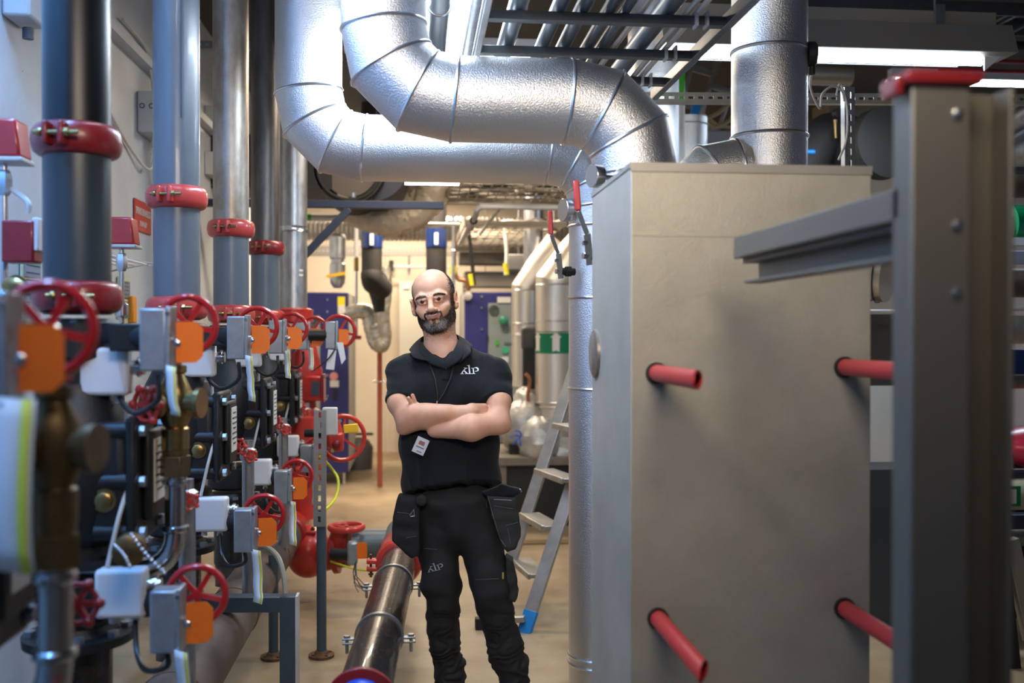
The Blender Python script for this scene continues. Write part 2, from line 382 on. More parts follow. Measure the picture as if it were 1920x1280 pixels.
def gear_valve(x, y, z, Ys, label, wheel_r=.070, big=0, cable=True, tagm=True, bh=.15, seed=0, pz=None):
    """butterfly valve on the riser: neck, gear box, handwheel, indicator plate"""
    rnd = random.Random(seed)
    t = thing('butterfly_valve', label, 'valve', (PX, Ys, z-.05))
    g = G().lathe((PX, Ys, z-.058), (0, 0, 1), [(0, .098), (.012, .112), (.10, .112), (.112, .098)], 36)
    g.build('valve_body', IRON, t)
    g = G().cyl((PX+.05, Ys-.02, z+.005), (x-.01, Ys-.16, z+.005), .034, n=16).box((PX+.17, Ys-.1, z+.005), (.10, .07, .07)); g.build('neck', IRON, t, bevel=.004)
    g = G().cyl((x-.02, Ys-.16, z+.005), (x-.0, y+.03, z+.005), .03, n=16).box((x-.02, y+.10, z+.01), (.06, .12, .085)); g.build('gear_case', IRON, t, bevel=.006)
    # die-cast switch box with its lid edge
    g = G().box((x-.012, y, z), (.062, .062, bh)); g.build('switch_box', GBOX, t, bevel=.005)
    g = G().box((x+.024, y-.001, z+.002), (.012, .068, bh+.006)); g.build('box_lid', GBOX, t, bevel=.003)
    for dz in (-1, 1): G().lathe((x+.024, y-.034, z+dz*(bh/2-.012)), (0, -1, 0), [(0, .005), (.006, .005)], 10).build('lid_screw', CHR, t)
    cx, cz = x+.043, z+.036
    handwheel((cx, y+.085, cz), (0, -1, 0), wheel_r, REDW, t)
    G().cyl((cx, y+.085, cz), (cx, y+.11, cz), .012, n=12).build('spindle', CHR, t); G().cyl((x+.02, y+.0, z), (x+.075, y-.01, z), .007, n=10).build('plate_pin', CHR, t)
    w_, h_ = .062, .098; k = .016
    poly = [(-w_/2, -h_/2), (w_/2-k, -h_/2), (w_/2, -h_/2+k), (w_/2, h_/2-k), (w_/2-k, h_/2), (-w_/2, h_/2)]
    R = Matrix.Rotation(.10, 3, 'Z'); ux = R @ V((1, 0, 0))
    G().prism(poly, (x+.071, y-.016, z-.006), ux, (0, 0, 1), .003).build('indicator_plate', ORG, t, label='orange indicator plate')
    G().lathe((x+.043, y-.019, z-.008), (0, -1, 0), [(0, .009), (.004, .009), (.007, .005)], 12).build('plate_screw', CHR, t)
    if tagm:
        pts = []; sx, sz = x+.036, z-.03
        n = 8; wv = .078 if (z > 1.2 and Ys < 2) else .027 if z > 1.2 else .034; vs = []; L_ = (.11 if z > 1.2 else .16)+rnd.random()*.05+(.09 if wv > .05 else 0)
        for i in range(n+1):
            f = i/n; zz = sz-.03-L_*f; yy = y-.03-.018*math.sin(f*3+seed)-.02*f*f; xx = sx+.010*f*rnd.choice((1, .6))
            vs += [(xx-wv/2, yy, zz), (xx+wv/2, yy-.016-.01*f, zz-.004)]
        fs = [(2*i, 2*i+1, 2*i+3, 2*i+2) for i in range(n)]
        o = G().add(vs, fs).build('paper_tag', PAPR, t, label='white paper tag'); s_ = o.modifiers.new('s', 'SOLIDIFY'); s_.thickness = .001
        vs2 = [(V(v)+V((.0, -.0012, 0))) for v in vs]; vv = []
        for i in range(n+1): a, b = vs2[2*i], vs2[2*i+1]; vv += [a.lerp(b, .72), a.lerp(b, .93)]
        o2 = G().add(vv, fs).build('tag_stripe', PAPY, o); s_ = o2.modifiers.new('s', 'SOLIDIFY'); s_.thickness = .0006
    return t
def junction(x, y, z, label, s=.125):
    t = thing('junction_box', label, 'junction box', (x, y, z-s/2))
    G().box((x, y, z), (s, .028, s)).build('box_lid', WHT, t, bevel=.012, seg=3)
    G().box((x, y+.030, z), (s-.004, .034, s-.004)).build('box_base', WHT, t, bevel=.010, seg=3)
    for q in (-.22, .22): G().cyl((x+s*q, y+.03, z-s/2+.004), (x+s*q, y+.03, z-s/2-.02), .011, n=12).build('cable_gland', WHT, t)
    g = G().cyl((x+s/2-.005, y+.03, z+.01), (x+s/2+.03, y+.03, z+.01), .020, n=16).cyl((x+s/2+.012, y+.03, z+.01), (x+s/2+.02, y+.03, z+.01), .026, n=16)
    g.build('side_fitting', CHR, t)
    return t
def cable(name, pts, r, m, label, cat='cable'): return tag(G().tube(bez(pts, 10), r, 8).build(name, m), label, cat)
def alarm_valve(Ys, label, seed=0):
    x = PX; t = thing('alarm_check_valve', label, 'valve', (x, Ys, .95))
    prof = [(0, .125), (.022, .125), (.024, .092), (.05, .090), (.09, .118), (.16, .140), (.25, .146), (.34, .140), (.42, .112), (.46, .092), (.475, .090)]
    G().lathe((x, Ys, .955), (0, 0, 1), prof, 40).build('body', IRON, t)
    # side cover with lugs and hexagon bolts, facing the aisle
    cx = x+.155; g = G().box((x+.105, Ys, 1.18), (.11, .215, .30)); g.build('cover_neck', IRON, t, bevel=.03, seg=3)
    G().box((cx+.010, Ys, 1.18), (.030, .235, .33)).build('cover', IRON, t, bevel=.012, seg=2)
    G().box((cx+.036, Ys+.01, 1.19), (.026, .15, .235)).build('cover_boss', IRON, t, bevel=.01)
    for dy in (-.092, .092):
        for dz in (-.13, 0, .13):
            c = V((cx, Ys+dy, 1.18+dz))
            G().cyl(c+V((-.085, 0, 0)), c+V((.028, 0, 0)), .024, n=16).build('lug', IRON, t, bevel=.003)
            G().hexb(c+V((.028, 0, 0)), (1, 0, 0), .0155, .015).build('bolt', GALV, t, bevel=.001)
    G().box((cx+.051, Ys+.01, 1.20), (.003, .10, .165)).build('nameplate', LBL, t)
    gg = G()
    for k in range(7): gg.box((cx+.0532, Ys+.01, 1.262-k*.019), (.0012, .082 if k % 3 else .05, .005))
    gg.build('nameplate_print', GREYD, t)
    G().lathe((x+.10, Ys-.105, 1.135), (0, -1, 0), [(0, .030), (.010, .030), (.010, .021), (.018, .021), (.021, .016)], 24).build('plug', BRASS, t)
    return t
def stack(x, y, parts, t, n=24):     # turned fittings along z: (name, mat, profile, hex)
    for nm, m, z0, prof, nn in parts: G().lathe((x, y, z0), (0, 0, 1), prof, nn).build(nm, m, t)
def small_wheel(c, axis, R, t, m=REDB, n=6, name='small_handwheel'):
    c = V(c); a, u, w_ = perp(axis); g = G().lathe(c-a*.006, a, [(0, .010), (.012, .010)], 12)
    for k in range(n):
        th = 2*math.pi*k/n; e = u*math.cos(th)+w_*math.sin(th); g.ell(c+e*R*.88, (R*.24,)*3, 10, 6); g.bar(c, c+e*R*.85, R*.22, R*.18, up=a)
    g.torus(c, a, R*.8, R*.12, 24, 8); return g.build(name, m, t)
def drain(Ys, label, near=False):
    x, y = PX+(.305 if Ys < 2 else .25), Ys+.0; BRS = BRZ if Ys < 2 else BRASS; t = thing('drain_line', label, 'pipe fitting', (x, y, .93))
    G().lathe((x, y, 1.18), (0, 0, 1), [(0, .040), (.055, .040)], 6).lathe((x, y, 1.235), (0, 0, 1), [(0, .034), (.018, .034)], 24).build('union_nut', BRZ, t, bevel=.002)
    G().lathe((x, y, 1.252), (0, 0, 1), [(0, .036), (.055, .036), (.06, .030), (.10, .046), (.15, .046), (.18, .032), (.20, .024), (.205, .030), (.222, .030), (.225, .018), (.25, .014)], 28).build('valve_body', BRS, t)
    G().lathe((x-.02, y, 1.375), (-.5, -.86, 0), [(0, .035), (.045, .038), (.05, .044), (.06, .044), (.065, .03)], 24).lathe((x, y, 1.375), (1, -.2, 0), [(0, .03), (.055, .033), (.06, .04), (.075, .04)], 24).build('valve_port', BRS, t)
    small_wheel((x-.055, y-.075, 1.375), (-.5, -.86, 0), .052, t)
    small_wheel((x, y, 1.488), (0, 0, 1), .026, t, REDB, 4, 'bleed_wheel')
    pts = [(x, y, 1.19), (x, y, 1.02)]+arc((x-.09, y, 1.02), (.09, 0, 0), (0, 0, -.09), 6)[1:]+[(x-.30, y, .93)]
    G().tube(pts, .0275, 20).build('pipe', NIK, t)
    for z in (1.165, 1.04): G().lathe((x, y, z-.009), (0, 0, 1), [(0, .031), (.004, .035), (.014, .035), (.018, .031)], 24).build('press_ring', NIK, t)
    return t
def trim(Ys, i, zt=2.06):
    """pressure switch stand beside the wall: stem, valve, red switch housings"""
    x, y = -1.13, Ys+.14
    t = thing('pressure_switch', 'red pressure switch on a stem by the wall, '+['at the left photo edge', 'right of the black topped riser', 'right of the large grey riser'][i], 'pressure switch', (x, y, 1.2))
    vs = []; 
    G().prism([(-.06, -.05), (.06, -.05), (.048, .055), (-.048, .055)], (x, y, zt), (1, 0, 0), (0, 0, 1), .09).build('switch_housing', RED, t, bevel=.008)
    G().box((x+.0, y, zt-.056), (.13, .10, .012)).build('housing_base', WHT2, t, bevel=.003)
    G().cyl((x+.0, y, zt-.06), (x, y, .72), .010, n=12).build('stem', CHR, t)
    G().lathe((x, y, zt-.15), (0, 0, 1), [(0, .015), (.02, .022), (.05, .022), (.07, .015)], 6).build('stem_nut', CHR, t); G().lathe((x, y, 1.62), (0, 0, 1), [(0, .016), (.01, .026), (.05, .026), (.06, .016)], 20).build('stem_fitting', CHR, t)
    if i != 2:
        G().box((x+.055, y-.02, zt-.28), (.085, .07, .115)).build('relay_box', REDD, t, bevel=.006)
        G().box((x+.10, y-.02, zt-.26), (.016, .06, .09)).build('relay_face', WHT, t, bevel=.003)
        G().tube(bez([(x+.07, y-.02, zt-.2), (x+.07, y-.02, zt-.17), (x+.03, y, zt-.14), (x, y, zt-.12)], 5), .008, 8).build('relay_cable', WHT2, t)
        G().lathe((x+.02, y-.03, zt-.40), (1, -.4, 0), [(0, .022), (.03, .030), (.045, .024), (.06, .012)], 18).build('gauge_cock', BRASS, t)
    return t
# ---- risers
mixA = ['black topped', 'large grey', 'bare galvanised', 'dark raw steel']
for i, (Ys, m_up, lab) in enumerate(((2.73, BLKP, 'black upper riser pipe, thickest at the left, above its red coupling'), (3.83, GREYP, 'grey riser pipe with a faint printed line, upper length above the second red coupling'),
        (4.93, GALVR, 'bare galvanised riser pipe with rust tinge, above the third red coupling'), (6.03, RAW, 'dark raw steel riser pipe, above the fourth red coupling'))):
    tag(G().cyl((PX, Ys, 2.06), (PX, Ys, 3.74), .0842, n=56).build('riser_pipe', m_up), lab, 'pipe')
    tag(G().cyl((PX, Ys, 1.61), (PX, Ys, 2.06), .0842, n=56).build('riser_pipe', mat('dark grey pipe paint', (.035, .047, .058), .36, var=.1) if i == 0 else GREYP),
        'short grey riser length between two red couplings, '+['nearest and darkest, under the black pipe', 'under the large grey riser', 'under the bare galvanised riser', 'under the dark raw steel riser'][i], 'pipe')
    coupling(PX, Ys, 2.065, .085, 'upper red grooved coupling '+['on the black topped riser', 'on the large grey riser', 'on the bare galvanised riser', 'on the dark raw steel riser'][i], (REDD, RED_HILIT, RED_HILIT, REDD)[i])
    coupling(PX, Ys, 1.655, .085, 'lower red grooved coupling '+['under the black topped riser', 'under the large grey riser', 'under the bare galvanised riser', 'under the dark raw steel riser'][i], (REDD, RED_HILIT, RED_HILIT, RED)[i], ang=.25)
g = G()
tag(G().box((PX+.035, 3.83-.0785, 2.9), (.006, .0015, 1.1)).build('printed_line', GREYD), 'faint dark printed line running down the large grey riser', 'marking')
# far galvanised riser of the red set
EX, EY = at(550, 400, 6.55).x, 6.55
t = thing('riser_pipe', 'shiny galvanised riser pipe with a clamp band, farthest of the row', 'pipe', (EX, EY, 1.7))
G().cyl((EX, EY, 1.70), (EX, EY, 3.74), .088, n=48).build('pipe', GALV, t)
zc = at(550, 430, EY).z
G().lathe((EX, EY, zc-.02), (0, 0, 1), [(0, .089), (.003, .096), (.010, .092), (.030, .092), (.037, .096), (.04, .089)], 40).box((EX-.02, EY-.10, zc), (.05, .03, .03)).build('clamp_band', CHR, t)
for dz in (0, .030): G().box((EX+.055, EY-.069, at(550, 508, EY).z-dz), (.03, .004, .014), Matrix.Rotation(.67, 3, 'Z')).build('printed_label', LBL, t)
zf = at(560, 592, EY).z
tag(G().lathe((EX, EY, zf-.05), (0, 0, 1), [(0, .10), (.01, .125), (.09, .125), (.10, .10)], 40).build('flange_adapter', RED), 'red flange adapter at the foot of the far shiny riser', 'flange')
# red alarm valve
t = thing('red_alarm_valve', 'glossy red alarm valve body beyond the black ones, with a square bonnet', 'valve', (EX+.06, EY, .9))
g = G().lathe((EX+.05, EY, 1.0), (0, 0, 1), [(0, .11), (.02, .125), (.06, .125), (.08, .095), (.12, .092), (.20, .13), (.32, .135), (.44, .105), (.52, .09), (.55, .11), (.58, .11)], 36); g.build('body', RED, t)
bz = at(592, 727, EY-.05).z; bx = at(588, 727, EY-.05).x
G().box((bx, EY-.06, bz), (.13, .14, .16)).build('bonnet', RED, t, bevel=.012)
G().box((bx+.062, EY-.06, bz), (.02, .16, .18)).build('bonnet_cover', REDD, t, bevel=.004)
G().box((bx+.02, EY-.134, bz), (.05, .004, .09)).build('nameplate', GREYD, t)
for a in (-1, 1):
    for b in (-1, 1): G().hexb((bx+.072, EY-.06+a*.062, bz+b*.074), (1, 0, 0), .010, .01).build('bolt', CHR, t)
G().lathe((EX+.05, EY, .80), (0, 0, 1), [(0, .086), (.20, .086)], 32).build('lower_spool', BLKP, t)
# ---- valves per station
for i, Ys in enumerate(ST):
    gear_valve(-.612, GY[i], 1.545 if i else 1.53, Ys, 'upper valve with orange plate and red handwheel, '+WHO[i], seed=i, bh=.15 if i else .17)
    gear_valve(-.590, GY[i], .87, Ys, 'lower valve with orange plate and red handwheel, '+WHO[i], seed=i+7)
    alarm_valve(Ys, 'black cast alarm check valve '+WHO[i], i)
    junction(-.80, Ys-.07, 1.462, 'white square junction box in the upper row, '+WHO[i])
    junction(-.742, Ys-.14, .905, 'white square junction box in the lower row, '+WHO[i])
    if i < 2: drain(Ys-(.12 if i==0 else 0), 'brass and nickel drain line '+WHO[i])
    t = thing('pipe_flange', 'black bolted pipe flange '+WHO[i], 'flange', (PX, Ys, .75))
    G().lathe((PX, Ys, .745), (0, 0, 1), [(0, .09), (.002, .138), (.026, .140), (.028, .1), (.05, .09)], 40).build('flange_ring', IRON, t)
    for k in range(8):
        a = k*math.pi/4+.3; G().hexb((PX+.118*math.cos(a), Ys+.118*math.sin(a), .772), (0, 0, 1), .016, .014).build('bolt', GALV, t)
    tag(G().cyl((PX, Ys, .45), (PX, Ys, .75), .084, n=32).build('spool_pipe', BLKS), 'short black pipe under the flange '+WHO[i], 'pipe')
    tag(G().cyl((PX, Ys, 1.42), (PX, Ys, 1.50), .088, n=36).build('spool_pipe', IRON), 'black spool above the alarm valve body '+WHO[i], 'pipe')
    if i: cable('cable', [(-.755, Ys-.04, 1.38), (-.75, Ys-.05, 1.27), (-.74, Ys-.09, 1.17), (-.755, Ys-.12, 1.08), (-.78, Ys-.12, .97)], .0058, CABW, 'white cable from upper to lower junction box, '+WHO[i])
    cable('cable', [(-.62, GY[i], 1.46), (-.62, GY[i], 1.40), (-.68, Ys-.22, 1.365), (-.735, Ys-.12, 1.375), (-.765, Ys-.06, 1.395)], .007, CABB, 'black cable drooping below the upper switch box, '+WHO[i])
    cable('cable', [(-.60, GY[i], .79), (-.60, GY[i], .755), (-.66, Ys-.22, .735), (-.70, Ys-.15, .76), (-.715, Ys-.11, .84)], .007, CABB, 'black cable drooping below the lower switch box, '+WHO[i])
# extra pieces: small red wheels, orange caps with white necks (test valves)
for i, Ys in enumerate(ST[1:5]):
    t = thing('test_valve', 'small red wheeled test valve with zinc pipe, '+WHO[i+1], 'valve', (PX+.19, Ys+.42, 1.0))
    x, y = PX+.20, Ys+.36
    G().cyl((x, y, .44), (x, y, 1.04), .025, n=20).build('pipe', GALV, t)
    G().lathe((x, y, 1.04), (0, 0, 1), [(0, .03), (.01, .034), (.04, .034), (.05, .02), (.08, .02)], 20).build('valve_body', GALV, t)
    small_wheel((x-.03, y-.05, 1.10), (-.3, -.9, 0), .036, t)
    small_wheel((x+.02, y-.05, 1.06), (.3, -.9, 0), .028, t, REDB, 5, 'bleed_wheel')
for i in (0, 1, 2): trim(ST[i], i, 2.035 if i == 0 else 2.09 if i == 1 else 1.95)
# brass cock with red lever, chain and bronze cap of the nearest sets
t = thing('ball_valve', 'dull bronze ball valve with red lever at the lower left corner', 'valve', (-.70, 1.62, 1.1))
G().lathe((-.70, 1.50, 1.12), (0, 0, 1), [(0, .045), (.06, .05), (.07, .035), (.12, .05), (.18, .05), (.22, .035)], 24).build('valve_body', BRZ, t)
G().bar((-.69, 1.45, 1.25), (-.60, 1.42, 1.14), .028, .007, up=(0, -1, 0)).build('lever', REDD, t, bevel=.003)
t = thing('hose_cap', 'bronze cap with a ball chain below the black topped riser', 'cap', (-.78, 2.55, .85))
c = at(243, 1030, 2.45); G().lathe(c, (.15, -1, 0), [(-.06, .030), (-.02, .030), (-.02, .038), (.02, .038), (.025, .030)], 28).build('cap', BRZ, t)
g = G(); cps = bez([at(215, 1022, 2.40), at(232, 1040, 2.38), at(243, 1062, 2.38)], 8)+bez([at(245, 1000, 2.38), at(275, 1040, 2.37), at(310, 1075, 2.36)], 12)
for q in (cps[:17:2], cps[18::2]):
    g = G(); [g.ell(p, (.0045,)*3, 8, 6) for p in q]; g.build('chain', CHR, t)
# ---- manifold along the floor
mY0, mY1, mx, mz = .4, 5.95, -.775, .375
t = thing('manifold_pipe', 'thick brown steel manifold pipe running along the floor at the left', 'pipe', (mx, 3, mz-.11))
G().cyl((mx, mY0, mz), (mx, mY1, mz), .108, n=64).build('pipe', BRN, t)
for y in (2.2, 3.25, 4.3, 5.35): G().torus((mx, y, mz), (0, 1, 0), .108, .004, 48, 6).build('weld_seam', RUST, t)
for i, Ys in enumerate(ST): G().tube([(PX, Ys, .46), (PX, Ys, .40), (mx-.03, Ys, .38)], .078, 24).build('branch_stub', BRN, t)
# red coupling + tee + elbow at its end
t = thing('pipe_coupling', 'big red coupling on the end of the brown manifold', 'pipe coupling', (mx, mY1, mz-.13))
G().lathe((mx, mY1-.05, mz), (0, 1, 0), [(0, .110), (.008, .126), (.03, .138), (.07, .138), (.092, .126), (.10, .110)], 48).build('housing', RED, t)
for s, nm in ((1, 1), (-1, 1)):
    c = V((mx+.150*s, mY1, mz-.01)); G().box(c+V((0, 0, .022)), (.075, .06, .026)).build('lug', RED, t, bevel=.008); G().box(c+V((0, 0, -.022)), (.075, .06, .026)).build('lug', RED, t, bevel=.008)
    G().cyl(c+V((.018*s, -.0, -.075)), c+V((.018*s, -.0, .055)), .008, n=10).lathe(c+V((.018*s, 0, -.06)), (0, 0, 1), [(0, .014), (.013, .014)], 6).lathe(c+V((.018*s, 0, .038)), (0, 0, 1), [(0, .013), (.01, .013)], 12).build('bolt', BRZ, t)
t = thing('red_tee', 'bulbous bright red tee fitting below the far end of the bank', 'pipe fitting', (mx+.1, 6.15, .1))
g = G().lathe((mx, mY1+.05, mz), (0, 1, 0), [(0, .112), (.2, .125), (.42, .12)], 40); g.build('run', REDB, t)
e1 = at(578, 1035, 6.0); G().ell((e1.x, 6.02, e1.z-.0), (.135, .15, .155), 32, 20).build('bulb', REDB, t)
u1 = at(560, 925, 6.3); G().lathe((u1.x, 6.25, mz+.05), (.05, 0, 1), [(0, .115), (.20, .115), (.26, .125), (.31, .125), (.33, .1), (.62, .09)], 36).build('upstand', REDB, t)
# red gate valve to the right, with handwheel on top
vY = 5.75; vc = at(650, 1000, vY); wz = at(650, 987, vY).z
t = thing('floor_valve', 'red floor level gate valve with flat red handwheel and orange plate', 'valve', (vc.x, vY, .2))
c2 = at(632, 1045, vY); G().lathe((e1.x+.10, vY+.1, e1.z+.02), (1, -.1, .12), [(0, .10), (.05, .095), (.06, .12), (.09, .12), (.095, .09), (.15, .09)], 32).build('body', RED, t)
c3 = at(640, 1012, vY+.05); G().box(c3, (.12, .1, .16)).build('bonnet', RED, t, bevel=.03, seg=3)
handwheel((vc.x, vY-.02, wz), (0, 0, 1), .094, REDB, t, rim=.014, spokes=3)
G().cyl((vc.x+.01, vY-.02, wz), (vc.x+.01, vY-.02, wz-.13), .009, n=12).build('stem', RUST, t)
b = at(661, 1036, vY-.1); G().box(b, (.058, .07, .13)).build('switch_box', GBOX, t, bevel=.012)
G().cyl(b+V((-.12, .03, -.01)), b+V((-.02, 0, -.01)), .035, n=16).build('neck', IRON, t)
pl = at(679, 1032, vY-.13); G().prism([(-.028, -.045), (.018, -.045), (.028, -.035), (.028, .035), (.018, .045), (-.028, .045)], pl, (1, 0, 0), (0, 0, 1), .003).build('indicator_plate', ORG, t, label='orange indicator plate')
for k, (dx, dz) in enumerate(((.0, .06), (.09, .03), (.05, -.06))): G().lathe((c3.x-.02+dx*.8, vY-.02, c3.z-.08+dz*.5), (0, 0, 1), [(-.015, .011), (.0, .011)], 6).build('bolt', RUST, t)
lft = at(685, 1018, vY+.1); rgt = at(760, 1018, vY+.1)
tag(G().cyl((c3.x, vY+.1, lft.z), (rgt.x, vY+.1, rgt.z), .085, n=40).build('cross_pipe', mat('plain grey pipe paint', (.12, .15, .17), .4, var=.15)), 'grey horizontal pipe from the floor valve to behind the man', 'pipe')
# black pipe toward the camera
A, B = at(748, 1050, 4.85), at(683, 1290, 3.15)
A = V((A.x, 4.85, .452)); B = V((-.163, 3.02, .452)); d = (B-A).normalized()
tag(G().cyl(A, B, .0842, n=64).build('floor_pipe', BLKS), 'scuffed black pipe lying low in the aisle beside the man', 'pipe')
t = thing('pipe_coupling', 'red coupling joining the black aisle pipe by the man', 'pipe coupling', (A.x, A.y, .36))
G().lathe(A-d*.05, d, [(0, .086), (.008, .104), (.03, .113), (.06, .113), (.082, .104), (.09, .086)], 48).build('housing', REDB, t)
for s in (-1, 1):
    c = A+V((s*.125, 0, -.01)); G().box(c+V((0, 0, .018)), (.06, .05, .022)).build('lug', REDB, t, bevel=.006); G().box(c+V((0, 0, -.018)), (.06, .05, .022)).build('lug', REDB, t, bevel=.006)
    G().cyl(c+V((.01*s, 0, -.06)), c+V((.01*s, 0, .05)), .006, n=10).lathe(c+V((.01*s, 0, -.05)), (0, 0, 1), [(0, .012), (.011, .012)], 6).build('bolt', BRZ, t)
tag(G().lathe(A+V((.0, .05, .0)), (0, 1, 0), [(0, .088), (.12, .10), (.24, .10)], 36).cyl((A.x, A.y+.2, A.z), (A.x, A.y+.2, A.z+.16), .03, n=16).build('red_fitting', RED), 'red elbow fitting behind the aisle pipe coupling', 'pipe fitting')
tag(G().tube([(rgt.x, vY+.1, rgt.z), (A.x+.0, vY+.08, rgt.z), (A.x, vY-.2, .45), (A.x, A.y+.25, .452)], .084, 28).build('bend_pipe', MATS['plain grey pipe paint']), 'grey bent pipe hidden partly behind the red coupling', 'pipe')
for py, who in ((1066, 'farther'), (1191, 'nearer')):
    Yc = 4.42 if py < 1100 else 3.66
    f = (A.y-Yc)/(A.y-B.y); c = A.lerp(B, f); t = thing('pipe_clamp', 'zinc pipe clamp with side bolts round the black aisle pipe, the '+who+' of two', 'clamp', (c.x, c.y, 0))
    G().lathe(c-d*.0125, d, [(0, .086), (0, .090), (.025, .090), (.025, .086)], 48).build('band', GALV, t)
    for s in (-1, 1):
        e = c+V((s*.108, 0, -.012)); g = G().box(e+V((0, 0, .008)), (.05, .026, .007)).box(e+V((0, 0, -.008)), (.05, .026, .007)); g.build('ear', GALV, t, bevel=.002)
        G().lathe(e+V((s*.008, 0, .010)), (0, 0, 1), [(0, .012), (.010, .012)], 6).cyl(e+V((s*.008, 0, -.045)), e+V((s*.008, 0, .01)), .006, n=10).build('bolt', GALV, t)
# flange with blue cap at the bottom edge
t = thing('blind_flange', 'red rimmed flange with blue protective cover at the bottom edge', 'flange', (B.x, B.y, .33))
e = B+d*.0; G().lathe(e, d, [(0, .085), (.004, .108), (.032, .112), (.036, .09)], 56).build('flange_ring', REDD, t, bevel=.004)
G().lathe(e+d*.034, d, [(0, .082), (.03, .080), (.045, .07)], 48).build('protective_cover', mat('blue cover plastic', (.01, .08, .62), .4), t, label='blue plastic cover')
# supports
def post(px, pyb, Y, ztop, label):
    c = at(px, pyb, Y); t = thing('support_post', label, 'support post', (c.x, Y, 0))
    G().cyl((c.x, Y, .02), (c.x, Y, ztop), .0235, n=24).build('post', GREYD, t)
    g = G().lathe((c.x, Y, 0), (0, 0, 1), [(0, .060), (.014, .062), (.016, .035), (.03, .030), (.032, .025)], 36); g.build('base_flange', RUST, t)
    for k in range(4): a = k*math.pi/2+.6; G().lathe((c.x+.046*math.cos(a), Y+.046*math.sin(a), .014), (0, 0, 1), [(0, .008), (.004, .008)], 8).build('bolt_hole', RUBB, t)
Yp = 4.86; post(603, 1232, Yp, at(600, 955, Yp).z, 'slim blue grey post standing free, right of the bank, on a rusty base flange')
post(513, 1232, 4.86, .50, 'slim blue grey post under the manifold, left of the other post')
# strut channel above the post
def strut(p0, p1, label, w_=.041, n=None, m=STRUT, slots=True, face=(0, -1, 0), name='strut_channel'):
    p0, p1 = V(p0), V(p1); a = (p1-p0).normalized(); L_ = (p1-p0).length; f = V(face).normalized(); s = a.cross(f).normalized()
    t = thing(name, label, 'strut channel', (p0.x, p0.y, min(p0.z, p1.z)))
    pitch = .05; sl = .028 if slots else 0; sw = .013; g = G(); k = int(L_/pitch)
    # slotted web built as side strips and bridges, so the slots are real openings
    g.bar(p0+s*(w_/2-(w_-sw)/4), p1+s*(w_/2-(w_-sw)/4), (w_-sw)/2, .0025, up=f); g.bar(p0-s*(w_/2-(w_-sw)/4), p1-s*(w_/2-(w_-sw)/4), (w_-sw)/2, .0025, up=f)
    for i in range(k+1):
        q0 = p0+a*(i*pitch); q1 = p0+a*min(L_, i*pitch+pitch-sl); g.bar(q0, q1, sw, .0025, up=f)
    g.bar(p0+s*w_/2-f*.02, p1+s*w_/2-f*.02, .0025, .041, up=f); g.bar(p0-s*w_/2-f*.02, p1-s*w_/2-f*.02, .0025, .041, up=f)
    g.build('channel', m, t, smooth=False); return t
s0 = at(600, 985, Yp); s1 = at(601, 768, Yp)
strut((s0.x, Yp-.03, s0.z), (s1.x, Yp-.03, s1.z), 'perforated zinc strut upright above the slim free post', .055)
tag(G().box((at(618, 790, 4.9).x, 4.92, at(618, 790, 4.9).z), (.072, .05, .135)).build('terminal_box', WHT2, bevel=.006), 'small off white terminal box behind the strut, left of the big red wheel', 'box')
# angled steel frame in front
t = thing('pipe_support_stand', 'blue grey square tube support frame under the manifold, pale edge to the right', 'support frame', (-.62, 3.9, 0))
fx = at(541, 1115, 3.95); G().box((fx.x, 3.95, fx.z/2-.0), (.062, .062, fx.z)).build('leg', GREYD, t, bevel=.003)
G().bar((fx.x-.03, 3.95, fx.z-.03), (mx-.22, 3.95, fx.z-.02), .062, .06).build('cross_beam', GREYD, t, bevel=.003)
G().box((fx.x+.034, 3.95, fx.z/2), (.010, .064, fx.z+.002)).build('edge_strip', WHT2, t, bevel=.001)
cable('conduit', [at(480, 1026, 4.3), at(500, 1026, 4.15), at(522, 1046, 4.0), at(532, 1080, 3.95), at(535, 1112, 3.93)], .011, mat('beige conduit', (.30, .27, .20), .5), 'beige bent conduit dropping onto the support frame', 'conduit')
# large red gear operated wheel valve
wc = at(642, 822, 5.45); t = thing('gear_operated_valve', 'bright red gear operated valve with a big tilted handwheel and yellow indicator', 'valve', wc-V((0, 0, .15)))
handwheel(wc+V((.0, .03, 0)), (.30, -1, .02), .120, REDB, t, rim=.0125, spokes=3)
gc = at(632, 812, 5.36)
G().lathe(gc+V((-.02, 0, .0)), (1, -.35, 0), [(-.03, .07), (-.022, .082), (.012, .082), (.02, .07), (.032, .05)], 32).build('gear_case', REDB, t, bevel=.003)
G().box(gc+V((.005, -.01, -.045)), (.06, .05, .10)).build('worm_housing', REDB, t, bevel=.012)
G().lathe(gc+V((.0, -.035, -.055)), (0, -1, 0), [(0, .022), (.02, .022), (.025, .012)], 16).build('worm_cap', REDD, t)
G().cyl(gc+V((-.17, .02, 0)), gc+V((-.03, 0, 0)), .022, n=16).lathe(gc+V((-.07, 0, 0)), (1, 0, 0), [(0, .05), (.025, .055)], 20).build('neck', IRON, t)
ic = at(658, 803, 5.3); G().box(ic, (.075, .03, .045), Matrix.Rotation(-.08, 3, 'Y')).build('indicator', YEL, t, bevel=.004, label='yellow orange indicator')
for dx, dz in ((-.02, .07), (.02, .07), (-.02, -.085)): G().hexb(gc+V((dx, -.05, dz)), (0, -1, 0), .010, .01).build('bolt', CHR, t)
